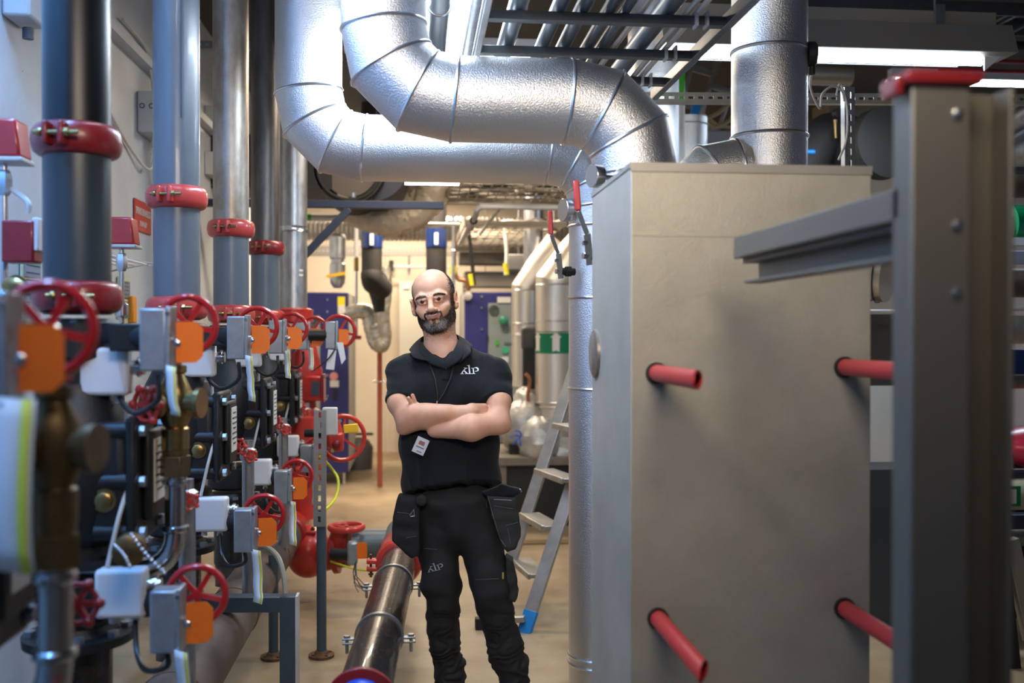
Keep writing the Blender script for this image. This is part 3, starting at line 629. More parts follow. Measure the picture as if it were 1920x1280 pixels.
# far upper valve of the red set, standing clear of the bank
x5, y5, z5 = at(620, 632, 5.55).x, 5.55, at(620, 628, 5.55).z
t = thing('butterfly_valve', 'farthest upper valve with grey box and red ring, before the left blue cabinet', 'valve', (x5, y5, z5-.2))
G().box((x5, y5, z5), (.055, .05, .15)).build('switch_box', GBOX, t, bevel=.005)
G().box((x5+.034, y5, z5), (.012, .056, .156)).build('box_lid', GBOX, t, bevel=.003)
handwheel((x5+.04, y5+.09, z5+.02), (0, -1, 0), .087, REDW, t, rim=.011)
G().prism([(-.026, -.042), (.016, -.042), (.026, -.032), (.026, .032), (.016, .042), (-.026, .042)], (x5+.072, y5-.02, z5-.01), (1, 0, 0), (0, 0, 1), .003).build('indicator_plate', ORG, t, label='orange indicator plate')
G().cyl((x5-.12, y5, z5), (x5-.02, y5, z5), .03, n=16).build('neck', IRON, t)
G().cyl((EX+.06, EY, zf-.08), (x5-.1, y5+.0, z5), .028, n=16).build('spindle', IRON, t)
G().box((x5+.005, y5-.03, z5-.135), (.045, .012, .11), Matrix.Rotation(.12, 3, 'Y')).build('seal_tag', WHT, t, bevel=.003)
G().prism([(-.015, .06), (.02, .06), (.035, -.03), (.012, -.06)], (x5+.05, y5-.04, z5-.10), (1, 0, 0), (0, 0, 1), .0015).build('paper_tag', PAPR, t)
cable('cable', [at(628, 655, 5.5), at(616, 672, 5.5), at(600, 686, 5.6), at(585, 696, 5.8)], .004, CABB, 'thin black cable below the farthest upper valve')
cable('earth_cable', [at(600, 855, 4.84), at(620, 876, 5.2), at(634, 900, 5.2), at(628, 935, 5.1), at(604, 960, 4.84)], .0075, CABY, 'yellow green cable looping below the big red wheel')
cable('earth_cable', [at(620, 1052, 5.7), at(650, 1062, 5.6), at(675, 1068, 5.6), at(700, 1070, 5.7)], .006, CABY, 'yellow green cable end on the floor behind the floor valve')
g = G(); rnd = random.Random(3)
for k in range(6):
    g.tube(bez([at(668, 1050, 5.6), at(660+rnd.random()*10, 1075, 5.55), at(664+rnd.random()*20, 1095, 5.5), at(672+rnd.random()*22, 1100+rnd.random()*12, 5.45)], 6), .0022, 6)
tag(g.build('loose_wires', CABB), 'bundle of loose thin black wires hanging from the floor valve', 'wires')
# ---- things on the left wall
sx = -1.497
s0, s1 = at(250, 400, 1).xy, at(281, 400, 1).xy
ya, yb = sx/s0.x*1.0, sx/s1.x*1.0
ya, yb = 1.497/(-at(250, 400, 1).x), 1.497/(-at(281, 400, 1).x); zs = at(250, 400, ya).z; hs = .168
t = thing('wall_sign', 'red wall sign reading SPRINKLERANLEGG between the first two risers', 'sign', (sx, (ya+yb)/2, zs-hs/2))
G().box((sx+.004, (ya+yb)/2, zs), (.006, yb-ya, hs)).build('sign_plate', mat('sign red', (.5, .03, .022), .4), t, bevel=.001)
def text(name, s, loc, size, m, parent, rot, sx_=1, ext=.0006, align='CENTER'):
    c = bpy.data.curves.new(name, 'FONT'); c.body = s; c.size = size; c.extrude = ext; c.align_x = align; c.align_y = 'CENTER'
    o = bpy.data.objects.new(name, c); dg = bpy.context.evaluated_depsgraph_get(); COL.objects.link(o); dg.update()
    me = bpy.data.meshes.new_from_object(o.evaluated_get(bpy.context.evaluated_depsgraph_get())); COL.objects.unlink(o); bpy.data.objects.remove(o)
    ob = bpy.data.objects.new(name, me); COL.objects.link(ob); me.materials.clear(); me.materials.append(m)
    off = V(parent['_loc']) if parent else V((0, 0, 0)); ob.parent = parent; ob.location = V(loc)-off; ob.rotation_euler = rot; ob.scale = (sx_, 1, 1); ob['_loc'] = (0, 0, 0)
    return ob
rw = (math.pi/2, 0, math.pi/2)
text('sign_text', 'SPRINKLERANLEGG', (sx+.0085, (ya+yb)/2, zs+.022), .055, LBL, t, rw, sx_=.62)
text('sign_text', 'PLAN 6&7', (sx+.0085, (ya+yb)/2, zs-.042), .042, LBL, t, rw, sx_=.75)
# isolator box with three knockouts
def yw(px): return 1.497/(-at(px, 400, 1).x)
def wallobj(px0, px1, py0, py1, dep=.07):
    y0, y1 = yw(px0), yw(px1); ym = (y0+y1)/2; k = at((px0+px1)/2, py0, ym).z, at((px0+px1)/2, py1, ym).z
    return ym, y1-y0, (k[0]+k[1])/2, k[0]-k[1]
ym, dy, zm, dz = wallobj(258, 288, 183, 258)
WBX = mat('wall box plastic', (.52, .54, .55), .5)
t = thing('isolator_box', 'grey wall box with three round knockouts and cables, upper left', 'electrical box', (sx, ym, zm-dz/2))
G().box((sx+.05, ym, zm), (.10, dy, dz)).build('box', WBX, t, bevel=.006)
for k in (-1, 0, 1): G().torus((sx+.101, ym-.04, zm+k*.052), (1, 0, 0), .018, .003, 24, 6).build('knockout', GREYD, t)
for k in (-1, 1): G().torus((sx+.05+.025*k, ym-dy/2-.001, zm+.03), (0, 1, 0), .012, .003, 20, 6).build('knockout', GREYD, t)
g = G().cyl((sx+.05, ym, zm-dz/2), (sx+.05, ym, zm-dz/2-.05), .022, n=14).cyl((sx+.05, ym, zm+dz/2), (sx+.05, ym, zm+dz/2+.03), .02, n=14); g.build('gland', WBX, t)
for k in range(3):
    cable('wall_cable', [(sx+.05, ym+.03*(k-1), zm+dz/2), (sx+.04, ym+.05*(k-1), zm+dz/2+.15), (sx+.02, ym-.1+.05*k, zm+dz/2+.26), (sx+.02, ym-.5, zm+dz/2+.28)], .007, CABW, 'pale cable rising from the wall box to the ledge, '+('left', 'middle', 'right')[k]+' of three')
cable('wall_cable', [(sx+.05, ym, zm-dz/2-.04), (sx+.04, ym-.08, zm-.30), (sx+.012, ym-.4, zm-.22), (sx+.012, ym-.9, zm-.05), (sx+.012, ym-1.3, zm+.02)], .008, CABW, 'pale cable drooping left from the wall box')
cable('wall_cable', [(sx+.05, ym+.03, zm-dz/2-.04), (sx+.03, ym+.05, zm-.32), (sx+.012, ym+.22, zm-.40), (sx+.012, ym+.25, zm-.7), (sx+.012, ym+.25, 1.5)], .008, CABW, 'pale cable dropping down the wall from the box')
cable('wall_cable', [(sx+.012, yw(286), 1.95), (sx+.012, yw(286)+.02, 1.7), (sx+.012, yw(288), 1.5), (sx+.012, yw(288), 1.2)], .008, CABW, 'second pale cable dropping beside the large grey riser')
# notice boards
for (a, b_, c, d_, l) in ((36, 72, 452, 620, 'pale yellow instruction board with grey text panels at the far left'), (218, 240, 520, 608, 'narrow instruction board with grey print beside the first riser')):
    ym, dy, zm, dz = wallobj(a, b_, c, d_)
    t = thing('notice_board', l, 'sign', (sx, ym, zm-dz/2)); G().box((sx+.006, ym, zm), (.008, dy, dz)).build('board', mat('pale yellow board', (.62, .62, .36), .5), t)
    for k in (.26, -.2): G().box((sx+.0125, ym, zm+k*dz), (.003, dy*.84, dz*.33)).build('text_panel', mat('grey print panel', (.25, .29, .36), .5), t)
    g = G()
    for k in range(9): g.box((sx+.0148, ym, zm+.39*dz-k*.082*dz), (.001, dy*.7, .004))
    g.build('print_lines', GREYD, t)
ym, dy, zm, dz = wallobj(236, 244, 555, 606); tag(G().box((sx+.02, ym, zm), (.03, dy, dz)).build('wall_marker', mat('orange plastic', (.9, .33, .02), .4), bevel=.01), 'orange rounded plate on the wall beside the narrow instruction board', 'plate')
ym, dy, zm, dz = wallobj(384, 398, 205, 250); tag(G().box((sx+.03, ym, zm), (.06, dy, dz)).build('wall_box', WBX, bevel=.004), 'small pale wall box seen left of the galvanised riser, higher one', 'electrical box')
ym, dy, zm, dz = wallobj(384, 399, 290, 332); tag(G().box((sx+.03, ym, zm), (.06, dy, dz)).build('wall_box', WBX, bevel=.004), 'small pale wall box seen left of the galvanised riser, lower one', 'electrical box')
# grey box at upper left corner
ym, dy, zm, dz = wallobj(4, 40, -40, 52); t = thing('wall_fitting', 'grey wall fitting cut by the upper left corner', 'electrical box', (sx, ym, zm-dz/2))
G().box((sx+.05, ym, zm+.02), (.10, dy, dz)).build('box', WBX, t, bevel=.01); G().cyl((sx+.06, ym, zm-dz/2), (sx+.06, ym, zm-dz/2-.04), .02, n=14).build('gland', GREYD, t)
# shelf bracket cable ladder on the wall between the risers
t = thing('wire_shelf', 'thin white wire shelf on the wall behind the first risers', 'shelf', (sx, 4.6, 1.85))
for k, (yy) in enumerate((4.35, 5.0)): G().tube([(sx, yy, 1.86), (sx+.22, yy, 1.90), (sx, yy, 1.93)], .006, 8).build('bracket', WHT2, t)
for k in range(3): G().cyl((sx+.05+k*.07, 4.3, 1.895), (sx+.05+k*.07, 5.05, 1.895), .006, n=8).build('wire', WHT, t)
# horizontal rail behind the risers
r0, r1 = at(378, 85, 6.8), at(540, 85, 6.8); strut((r0.x-.5, 6.8, r0.z), (r1.x+.2, 6.8, r1.z), 'galvanised horizontal rail behind the risers at the top', .05)
# low drain pipes at the near wall
tag(G().cyl((-1.2, .8, .72), (-1.2, 6.0, .72), .05, n=28).build('wall_pipe', GREYP), 'grey pipe along the wall low behind the bank', 'pipe')
t = thing('pipe_fitting', 'white plastic pipe end with red wheel at the left edge, low down', 'pipe fitting', (-1.0, 2.1, .95))
c = at(40, 1090, 2.05); G().cyl(c+V((-.12, .02, -.05)), c+V((.04, 0, .02)), .035, n=24).build('pipe_end', WHT, t); small_wheel(c+V((.09, .05, -.06)), (0, -1, 0), .05, t, REDD)
# ================================================================== CEILING LAMPS, REAL AND ADDED
def fluoro(name, label, c, L_, along, tube, wd=.16, hood=REFL, refl=REFL, hd=None, lens=.6, n=2):
    c = V(c); a = V(along).normalized(); s = V((-a.y, a.x, 0)); t = thing(name, label, 'lamp', c); R = Matrix((a, s, V((0, 0, 1)))).transposed()
    G().box(c+V((0, 0, .06)), (L_, wd*.5, .06), R).build('lamp_body', hood, t, bevel=.004)
    for k in (-1, 1):
        q = c+s*(k*wd*.36)+V((0, 0, .018)); G().box(q, (L_, wd*.34, .003), R @ Matrix.Rotation(k*-.45, 3, 'X')).build('reflector', refl, t)
        u = c+s*(k*wd*.17)-V((0, 0, .0)); 
        if n == 2 or k == 1: G().cyl(u-a*(L_/2-.04), u+a*(L_/2-.04), .013, n=14).build('lamp_tube', tube, t)
        G().box(c+a*(k*(L_/2-.015))+V((0, 0, .01)), (.03, wd*.5, .05), R).build('tube_holder', WHT, t)
    for k in (-1, 1): G().cyl(c+a*k*L_*.35+V((0, 0, .09)), (c.x+a.x*k*L_*.35, c.y+a.y*k*L_*.35, H), .005, n=8).build('hanger', STRUT, t)
    return t
# the burnt out lamp between the two ducts (long axis towards the far wall)
t = thing('ceiling_lamp', 'glaring twin tube ceiling lamp above the front silver duct', 'lamp', (.05, 4.05, 2.9))
G().box((.05, 4.05, 2.985), (.20, 1.2, .07)).build('lamp_body', REFL, t, bevel=.004)
DIFF = mat('glowing diffuser', (.9, .9, .9), .5, emit=(.82, .91, 1), es=7)
G().prism([(-.21, .0), (.21, .0), (.15, .05), (-.15, .05)], (.05, 4.05, 2.88), (1, 0, 0), (0, 0, 1), 1.2).build('diffuser', DIFF, t)
for k in (-1, 1): G().cyl((.05, 4.05+.5*k, 3.0), (.05, 4.05+.5*k, H), .005, n=8).build('hanger', STRUT, t)
fluoro('ceiling_lamp', 'warm ceiling lamp in the far room above the cabinets', (.1, 9.2, 3.36), 1.3, (1, 0, 0), TUBW)
fluoro('ceiling_lamp', 'warm ceiling lamp by the back wall', (-.2, 11.7, 3.36), 1.3, (1, 0, 0), TUBW)
fluoro('ceiling_lamp', 'warm ceiling lamp over the open floor behind the man', (.2, 6.4, 3.36), 1.3, (1, 0, 0), TUBW)
fluoro('ceiling_lamp', 'added low hung lamp, out of view above the camera, lighting the man', (.15, .70, 2.72), 1.25, (1, 0, 0), TUBW)
fluoro('ceiling_lamp', 'added cool low hung lamp, out of view, lighting the side of the box', (-.60, 2.95, 3.04), 0.9, (0, 1, 0), TUBC, n=1)
fluoro('ceiling_lamp', 'added cool ceiling lamp, out of view, turning the left wall blue', (-1.12, 1.9, 3.52), 2.6, (0, 1, 0), TUBC, n=1)
fluoro('ceiling_lamp', 'cool ceiling lamp in the right hand part of the room', (4.2, 7.2, 3.46), 1.3, (1, 0, 0), TUBC)
# right hand lamp with its long dark hood
la, lb = at(1240, 86, 4.9), at(1868, 92, 5.05); lt = at(1700, 60, 4.95)
t = thing('ceiling_lamp', 'long dark hooded ceiling lamp with bright tray underneath, top right', 'lamp', ((la.x+lb.x)/2, 4.95, la.z-.1))
zl = at(1560, 88, 4.85).z; zh = at(1560, 42, 4.95).z
G().prism([(-.10, 0), (.10, 0), (.045, zh-zl), (-.045, zh-zl)], ((la.x+lb.x)/2, 4.95, zl), (0, 1, 0), (0, 0, 1), lb.x-la.x).build('hood', HOOD, t, bevel=.002)
zt0 = at(1560, 18, 5.0).z; G().box(((la.x+lb.x)/2-.03, 5.0, (zh+zt0)/2), (lb.x-la.x-.05, .08, zt0-zh)).build('lamp_body', TRAYW, t, bevel=.004)
zr = at(1700, 126, 5.15).z
G().bar((la.x, 5.13, (zl+zr)/2+.0), (lb.x-.17, 5.13, (zl+zr)/2), .004, zl-zr-.004).build('reflector_skirt', mat('lit lamp skirt', (.80, .84, .88), .3, .3), t)
G().cyl((la.x, 4.99, zl-.022), (lb.x-.12, 4.99, zl-.022), .013, n=14).build('lamp_tube', TUBC, t)
G().prism([(0, 0), (.09, .0), (.0, -.075)], (lb.x-.14, 4.93, zl-.004), (1, 0, 0), (0, 0, 1), .012).build('end_clip', WHT, t)
G().box((lb.x-.40, 4.90, zt0-.04), (.05, .02, .10)).build('clip', STRUT, t)
for k in (.25, .8): x = la.x+(lb.x-la.x)*k; G().cyl((x, 5.0, zt0), (x, 5.0, H), .006, n=8).build('hanger', STRUT, t)

# ================================================================== OVERHEAD
zc_ = at(820, 108, 4.32).z
t = thing('overhead_pipe', 'short dark pipe hanging in front of the glaring lamp', 'pipe', (.11, 3.9, zc_))
G().cyl((at(818, 108, 4.3).x, 2.4, zc_+.04), (at(818, 108, 4.3).x, 4.32, zc_+.04), .042, n=28).build('pipe', GREYD, t)
for y in (3.0, 3.74): G().torus((at(818, 108, 4.3).x, y, zc_+.04), (0, 1, 0), .043, .006, 28, 6).build('pipe_band', GALV, t)
# cable tray with grey tubes
TZ = 2.60; tx0, tx1 = at(905, 95, 3.70).x-.01, at(1292, 95, 3.66).x
t = thing('cable_tray', 'overhead ladder tray of dark steel carrying bundles of grey tubes', 'cable tray', (tx0, 3.4, TZ))
TRD = mat('dark tray steel', (.13, .15, .17), .42, .7, var=.2)
G().box((tx0-.012, 3.25, TZ+.02), (.024, 2.1, .07)).build('side_rail', STRUT, t, bevel=.003)
G().box((tx1+.02, 3.25, TZ+.005), (.03, 2.1, .045)).build('side_rail', TRD, t, bevel=.003)
for y in (2.48, 2.87, 3.26, 3.66, 4.05): G().box(((tx0+tx1)/2+.01, y, TZ), (tx1-tx0+.03, .042, .03)).build('rung', TRD, t, bevel=.002)
for y in (3.24, 3.64, 4.03):
    for k in (0, .035): G().box((tx1-.06-k, y, TZ+.0), (.007, .052, .05)).build('cable_tie', WHT2, t)
tb = [(.10, .032, GREYP, 'thick grey'), (.235, .026, GREYD, 'dark blue grey'), (.315, .026, GREYD, 'second dark blue grey'), (.40, .021, GREYD, 'slim dark grey'), (.455, .021, GREYD, 'second slim dark grey'), (.60, .035, GREYD, 'thick dark')]
for dx, r, m_, nm in tb: tag(G().cyl((tx0+dx, 2.3, TZ+.016+r), (tx0+dx, 4.4, TZ+.016+r), r, n=20).build('tray_tube', m_), nm+' tube lying along the overhead tray, one of the row', 'pipe')
for k, dx in enumerate((.512, .53, .655, .672, .689, .706)): tag(G().cyl((tx0+dx, 2.3, TZ+.024+(k % 2)*.012), (tx0+dx-.03*(k < 2), 4.4, TZ+.024+(k % 2)*.012), .0075, n=8).build('tray_cable', CABW), 'thin pale cable in the overhead tray', 'cable', 'thin pale cables in the overhead tray')
# insulated side pipe left of the tray
c = at(893, 60, 3.62); tag(G().cyl((tx0-.045, 2.3, TZ+.02), (tx0-.045, 4.2, TZ+.02), .019, n=24).build('tray_pipe', GALV), 'pale galvanised pipe running along the left edge of the overhead tray', 'pipe')
# perforated cross rail
r0, r1 = at(1228, 182, 4.75), at(1930, 186, 5.6)
strut((r0.x-.1, 4.75, at(1300, 185, 4.75).z), (at(1930, 186, 4.95).x+.6, 4.95, at(1700, 172, 4.9).z), 'long perforated cream rail crossing behind the ducts, upper right', .05, m=TRAYW)
strut(at(1593, 163, 4.25), at(1594, 330, 4.25), 'short perforated strut hanging upright behind the box top', .045, m=STRUT)
c = at(1593, 330, 4.25); tag(G().box((c.x, c.y+.04, c.z/2), (.04, .04, c.z)).build('strut_post', STRUT), 'strut post hidden behind the box', 'post')
# cable loops by the post and black sensor on the wide duct
cable('cable', [at(1522, 130, 3.9), at(1520, 165, 3.95), at(1537, 203, 4.05), at(1541, 178, 4.1), at(1560, 162, 4.15), at(1578, 170, 4.18), at(1583, 190, 4.2)], .005, CABW, 'looping pale cable from the round black sensor to the perforated strut')
cable('cable', [at(1568, 178, 4.15), at(1576, 158, 4.18), at(1588, 200, 4.2), at(1587, 260, 4.2), at(1572, 300, 4.2)], .005, CABW, 'pale cable wound round the perforated strut')
t = thing('duct_sensor', 'black round sensor head on the right side of the wide duct', 'sensor', at(1515, 100, 3.66)); c = at(1513, 102, 3.62)
G().lathe(c, (1, -.25, 0), [(-.02, .02), (.0, .024), (.004, .046), (.028, .046), (.036, .036)], 28).build('head', RUBB, t)
G().cyl(c+V((.02, 0, -.03)), c+V((.02, 0, -.075)), .012, n=12).build('gland', RUBB, t)
# green banded pipe, dark post, white bucket-like duct end, stored ladders high up
Y_ = 6.2; g0, g1 = at(1268, 120, Y_), at(1268, 320, Y_)
t = thing('banded_pipe', 'vertical white pipe with bright green bands beside the duct elbow', 'pipe', (g0.x, Y_, 1))
G().cyl((g0.x, Y_, .0), (g0.x, Y_, 3.6), .055, n=28).build('pipe', WHT2, t)
G().cyl((g0.x, Y_, at(1268, 200, Y_).z), (g0.x, Y_, at(1268, 130, Y_).z), .057, n=28).build('green_band', GRNL, t, label='bright green band')
c = at(1264, 155, 5.6); t = thing('dark_post', 'dark blue rounded post in front of the green banded pipe', 'post', (c.x, 5.6, 0))
c2 = at(1264, 152, 5.6); G().box((c2.x, 5.6, c2.z/2), (.055, .03, c2.z)).build('post', mat('navy paint', (.02, .025, .06), .4), t, bevel=.02, seg=4)
c = at(1298, 250, 6.6); t = thing('foil_drum', 'shiny hammered duct end standing behind the elbow, lit from above', 'duct', (c.x, 6.6, c.z-.6))
z1 = at(1298, 222, 6.6).z; G().cyl((c.x-.03, 6.6, 0), (c.x-.03, 6.6, z1), .13, n=36).torus((c.x-.03, 6.6, z1-.05), (0, 0, 1), .13, .005, 36, 6).build('duct_end', ALU, t)
def oldladder(p0, p1, w_, label):
    p0, p1 = V(p0), V(p1); t = thing('stored_ladder', label, 'ladder', p0); a = (p1-p0).normalized(); s = a.cross(V((0, 1, 0))).normalized()
    for k in (-1, 1): G().bar(p0+s*k*w_/2, p1+s*k*w_/2, .02, .055, up=(0, 1, 0)).build('stile', LADA, t, bevel=.003)
    n = int((p1-p0).length/.28)
    for i in range(n): q = p0+a*(.15+.28*i); G().bar(q-s*w_/2, q+s*w_/2, .05, .022, up=(0, 1, 0)).build('rung', LADA, t, bevel=.002)
oldladder(at(1290, 235, 7.4), at(1335, 60, 7.4), .17, 'stored aluminium ladder leaning behind the duct, the left one')
oldladder(at(1316, 270, 7.1), at(1372, 110, 7.1), .16, 'stored aluminium ladder with blue foot behind the duct, the right one')
zq = at(1310, 262, 7.0).z; tag(G().box((at(1345, 200, 7.1).x, 7.15, zq/2), (.75, 1.0, zq)).build('storage_cabinet', mat('storage grey', (.20, .205, .24), .5), bevel=.01), 'tall grey cabinet behind the ducts with old ladders stacked on top', 'cabinet')
c = at(1303, 215, 7.0); tag(G().bar(at(1296, 232, 7.0), at(1311, 185, 7.0), .06, .05, up=(0, 1, 0)).build('ladder_foot', mat('blue plastic', (.0, .16, .5), .4), bevel=.008), 'blue plastic foot on the stored ladder behind the duct', 'ladder foot')
rnd = random.Random(5)
for k, (a_, b_) in enumerate((((1310, 225), (1375, 188)), ((1325, 245), (1390, 205)), ((1318, 215), (1372, 240)))): cable('scrap_bar', [at(*a_, 6.9), at((a_[0]+b_[0])/2, (a_[1]+b_[1])/2+8, 6.95), at(*b_, 7.0)], .016, mat('dusty brass scrap', (.33, .25, .14), .6, .2), 'dusty tan bar in the stack behind the duct, '+('upper', 'lower', 'crossing')[k]+' one', 'bar')
# pillar of the room behind, holding what the camera sees high at the right
struct(G().box((at(1660, 300, 9.0).x+.2, 9.2, H/2), (1.5, .4, H)).build('wall_partition', mat('tan partition', (.27, .215, .15), .7, var=.1)))
pw = mat('panel tinted as cool lamplight', (.36, .42, .56), .6)
struct(G().box((at(1550, 250, 8.6).x, 8.62, 1.9), (.42, .06, 2.4)).build('wall_tinted_panel', pw))  # cool lamplight on the far wall, put into the colour of this panel
# black insulated pipes right of the wide duct
t = thing('insulated_pipe', 'fat black insulated pipe bend with flange, behind the box top right', 'pipe', at(1600, 300, 5.9)+V((0, 0, -1)))
c = at(1655, 262, 5.6); G().lathe(c+V((0, .45, 0)), (.15, -1, 0), [(0, .17), (.30, .17), (.31, .215), (.42, .215), (.43, .15)], 40).build('flange_end', BLKR, t)
G().tube(bez([at(1500, 330, 6.0), at(1545, 258, 6.0), at(1590, 256, 6.05), at(1650, 268, 6.1), at(1720, 262, 6.1)], 5), .135, 28).build('pipe', BLKR, t)
c = at(1567, 214, 5.8); t = thing('pressure_gauge', 'small black pressure gauge on the black pipe', 'gauge', c); G().lathe(c, (.3, -1, 0), [(0, .030), (.03, .030), (.032, .026)], 24).build('dial', RUBB, t); G().cyl(c+V((0, .01, -.03)), c+V((.01, .02, -.14)), .010, n=10).build('stem', BRASS, t)
tag(G().box(at(1515, 285, 5.7), (.09, .03, .03)).build('blue_lever', mat('blue plastic', (.0, .16, .5), .4), bevel=.01), 'blue lever at the left end of the black pipe', 'lever')
tag(G().cyl(at(1380, 135, 6.5), at(1594, 142, 6.5), .07, n=28).build('cream_pipe', mat('tan clad pipe', (.50, .44, .33), .35, .7)), 'tan clad pipe crossing above the cream rail', 'pipe')
# dark trays at the very top right
for k, (py, Y_, h_) in enumerate(((8, 5.3, .05), (1, 5.8, .04))):
    a_, b_ = at(1505, py, Y_), at(1930, py+6, Y_); t = thing('cable_tray', 'dark cable tray at the top right edge, '+('lower', 'upper')[k]+' one', 'cable tray', a_)
    G().box(((a_.x+b_.x)/2+.2, Y_, a_.z), (b_.x-a_.x+.6, .015, .055)).build('side_rail', TRD, t); G().box(((a_.x+b_.x)/2+.2, Y_+.35, a_.z), (b_.x-a_.x+.6, .015, .055)).build('side_rail', TRD, t)
    for j in range(9): G().box((a_.x+.1+j*.22, Y_+.17, a_.z-.01), (.025, .35, .015)).build('rung', TRD, t)
# ---- stack seen past the near stile (right edge)
def hp(px0, px1, py, Y_, r, m_, label, nm='wall_pipe', cat='pipe'):
    a_ = at(px0, py, Y_); return tag(G().cyl((a_.x, Y_, a_.z), (at(px1, py, Y_).x, Y_, a_.z), r, n=24).build(nm, m_), label, cat)
gry = mat('grey cladding', (.30, .285, .25), .45, .4)
for (py, Y_, r, m_, label) in ((35, 6.2, .02, TRD, 'thin dark rail high at the right edge, top one'), (82, 6.2, .03, RUBB, 'black pipe high at the right edge'), (112, 6.1, .012, REDD, 'thin red pipe high at the right edge, upper'), (130, 6.1, .012, REDD, 'thin red pipe high at the right edge, lower'),
        (345, 5.2, .07, BRN, 'brown insulated pipe above the green labelled one'), (422, 5.0, .105, mat('cream clad pipe', (.50, .50, .36), .4, .2), 'cream pipe with green label at the right edge'), (530, 5.3, .08, BRN, 'dark brown pipe at the right edge'),
        (578, 5.0, .012, WHT, 'thin white conduit at the right edge'), (618, 5.0, .075, FOIL, 'foil wrapped pipe at the right edge'), (715, 5.0, .04, gry, 'grey pipe below the blue beam at the right edge'),
        (930, 4.8, .075, mat('cream clad pipe', (.50, .50, .36), .4, .2), 'cream pipe with green framed label low at the right edge'), (1010, 4.9, .045, gry, 'grey pipe under the dark blue bar')): hp(1760, 2300, py, Y_, r, m_, label)
for (a_, b_, m_, l) in (((1868, 250), (1990, 180), GALV, 'shiny round duct slanting up at the right edge, upper'), ((1862, 305), (1990, 250), GALV, 'shiny round duct slanting up at the right edge, lower')): p_, q_ = at(*a_, 6.0), at(*b_, 5.6); tag(G().cyl(p_-(q_-p_)*.5, q_, .085, n=28).build('slanting_duct', m_), l, 'duct')
for (y0, y1, Y_, m_, l, c_) in ((470, 494, 4.8, mat('pale blue beam', (.36, .46, .66), .4), 'pale blue steel beam at the right edge', 'beam'), (655, 702, 4.7, BLU2, 'royal blue beam at the right edge', 'beam'), (965, 992, 4.6, BLUB, 'dark navy bar low at the right edge', 'beam'), (312, 322, 5.0, TRD, 'dark riveted tray at the right edge', 'cable tray'), (884, 897, 4.9, BLUB, 'dark bar above the low cream pipe', 'beam')):
    a_, b_ = at(1780, (y0+y1)/2, Y_), at(2300, (y0+y1)/2, Y_); hh = at(1780, y0, Y_).z-at(1780, y1, Y_).z
    tag(G().box(((a_.x+b_.x)/2, Y_, a_.z), (b_.x-a_.x, .08, hh)).build('steel_beam', m_, bevel=.004), l, c_)
hp(1888, 2300, 422, 4.97, .107, GRN, 'green band label round the cream pipe', 'green_label', 'label')
lb0 = at(1898, 452, 4.86); tag(G().prism([(-.05, 0), (-.02, .02), (.15, .02), (.15, -.02), (-.02, -.02)], lb0, (1, 0, 0), (0, 0, 1), .002).build('arrow_label', LBL), 'white arrow sticker pointing left on the green band', 'label')
c = at(1893, 930, 4.70); t = thing('pipe_label', 'green framed white label on the low cream pipe', 'label', c); G().box(c, (.11, .012, .10)).build('frame', GRN, t); G().box(c+V((-.01, -.008, 0)), (.08, .004, .07)).build('label_face', LBL, t)
c = at(1905, 820, 4.9); t = thing('red_case', 'curved glossy red case with a clasp at the right edge', 'case', c); G().ell(c+V((.25, .1, -.06)), (.34, .2, .12), 28, 16).build('case', mat('red case plastic', (.62, .03, .07), .3), t); G().box(c+V((.02, -.08, .045)), (.03, .02, .012)).build('clasp', CHR, t)
hp(1780, 2300, 862, 5.0, .05, RUBB, 'black bar under the red case')
c = at(1888, 860, 4.7); tag(G().lathe(c+V((-.02, 0, -.05)), (0, 0, 1), [(0, .045), (.05, .045), (.08, .035), (.10, .012)], 24).build('plastic_cap', WHT2), 'rounded off white cap under the red case', 'cap')
for (a_, b_, m_, l) in (((1868, 985), (1905, 1330), RUBB, 'black slanting leg low at the right edge'), ((1893, 1010), (1935, 1200), gry, 'grey slanting leg beside the black one')): tag(G().bar(at(*a_, 4.4), at(*b_, 4.4), .07, .05, up=(0, 1, 0)).build('frame_leg', m_, bevel=.004), l, 'leg')
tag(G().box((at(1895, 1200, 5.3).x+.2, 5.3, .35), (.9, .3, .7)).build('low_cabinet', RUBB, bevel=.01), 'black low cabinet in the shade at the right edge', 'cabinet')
# seen in the gap between box and near stile
t = thing('round_duct', 'tan round duct with dark bands in the gap beside the box', 'duct', at(1665, 530, 5.2)); c = at(1640, 500, 5.2)
G().cyl(c+V((-.4, .3, .12)), c+V((.05, -.1, -.0)), .2, n=40).build('duct', mat('tan clad pipe', (.50, .44, .33), .35, .7), t); 
for k in range(3): G().torus(c+V((.02-.03*k, -.075+.025*k, .01*k)), (.45, -.4, -.12), .2, .004, 40, 6).build('band', BLUB, t)
hp(1600, 1760, 583, 5.0, .009, WHT, 'thin white tube crossing the gap beside the box')
tag(G().box((at(1660, 640, 5.5).x, 5.5, at(1660, 655, 5.5).z), (.5, .3, .40)).build('dark_unit', mat('dusty dark unit', (.08, .075, .065), .6)), 'dusty dark unit seen in the gap beside the box', 'unit')
c = at(1662, 800, 6.5); tag(G().box((c.x, 6.5, c.z+.02), (.32, .05, .56)).build('pale_panel', mat('cream panel', (.62, .58, .50), .5)), 'pale cream panel seen in the gap beside the box', 'panel')
pp = at(1662, 800, 6.5); tag(G().box((pp.x, 6.56, .5), (.40, .05, 1.0)).build('panel_stand', TRAYW), 'pale stand board behind the cream panel', 'board')
c = at(1660, 882, 5.0); tag(G().box((c.x, 5.2, c.z/2), (.5, .3, c.z)).build('grey_cabinet', mat('slate cabinet', (.06, .065, .07), .5), bevel=.004), 'slate grey cabinet with black top in the gap beside the box', 'cabinet')

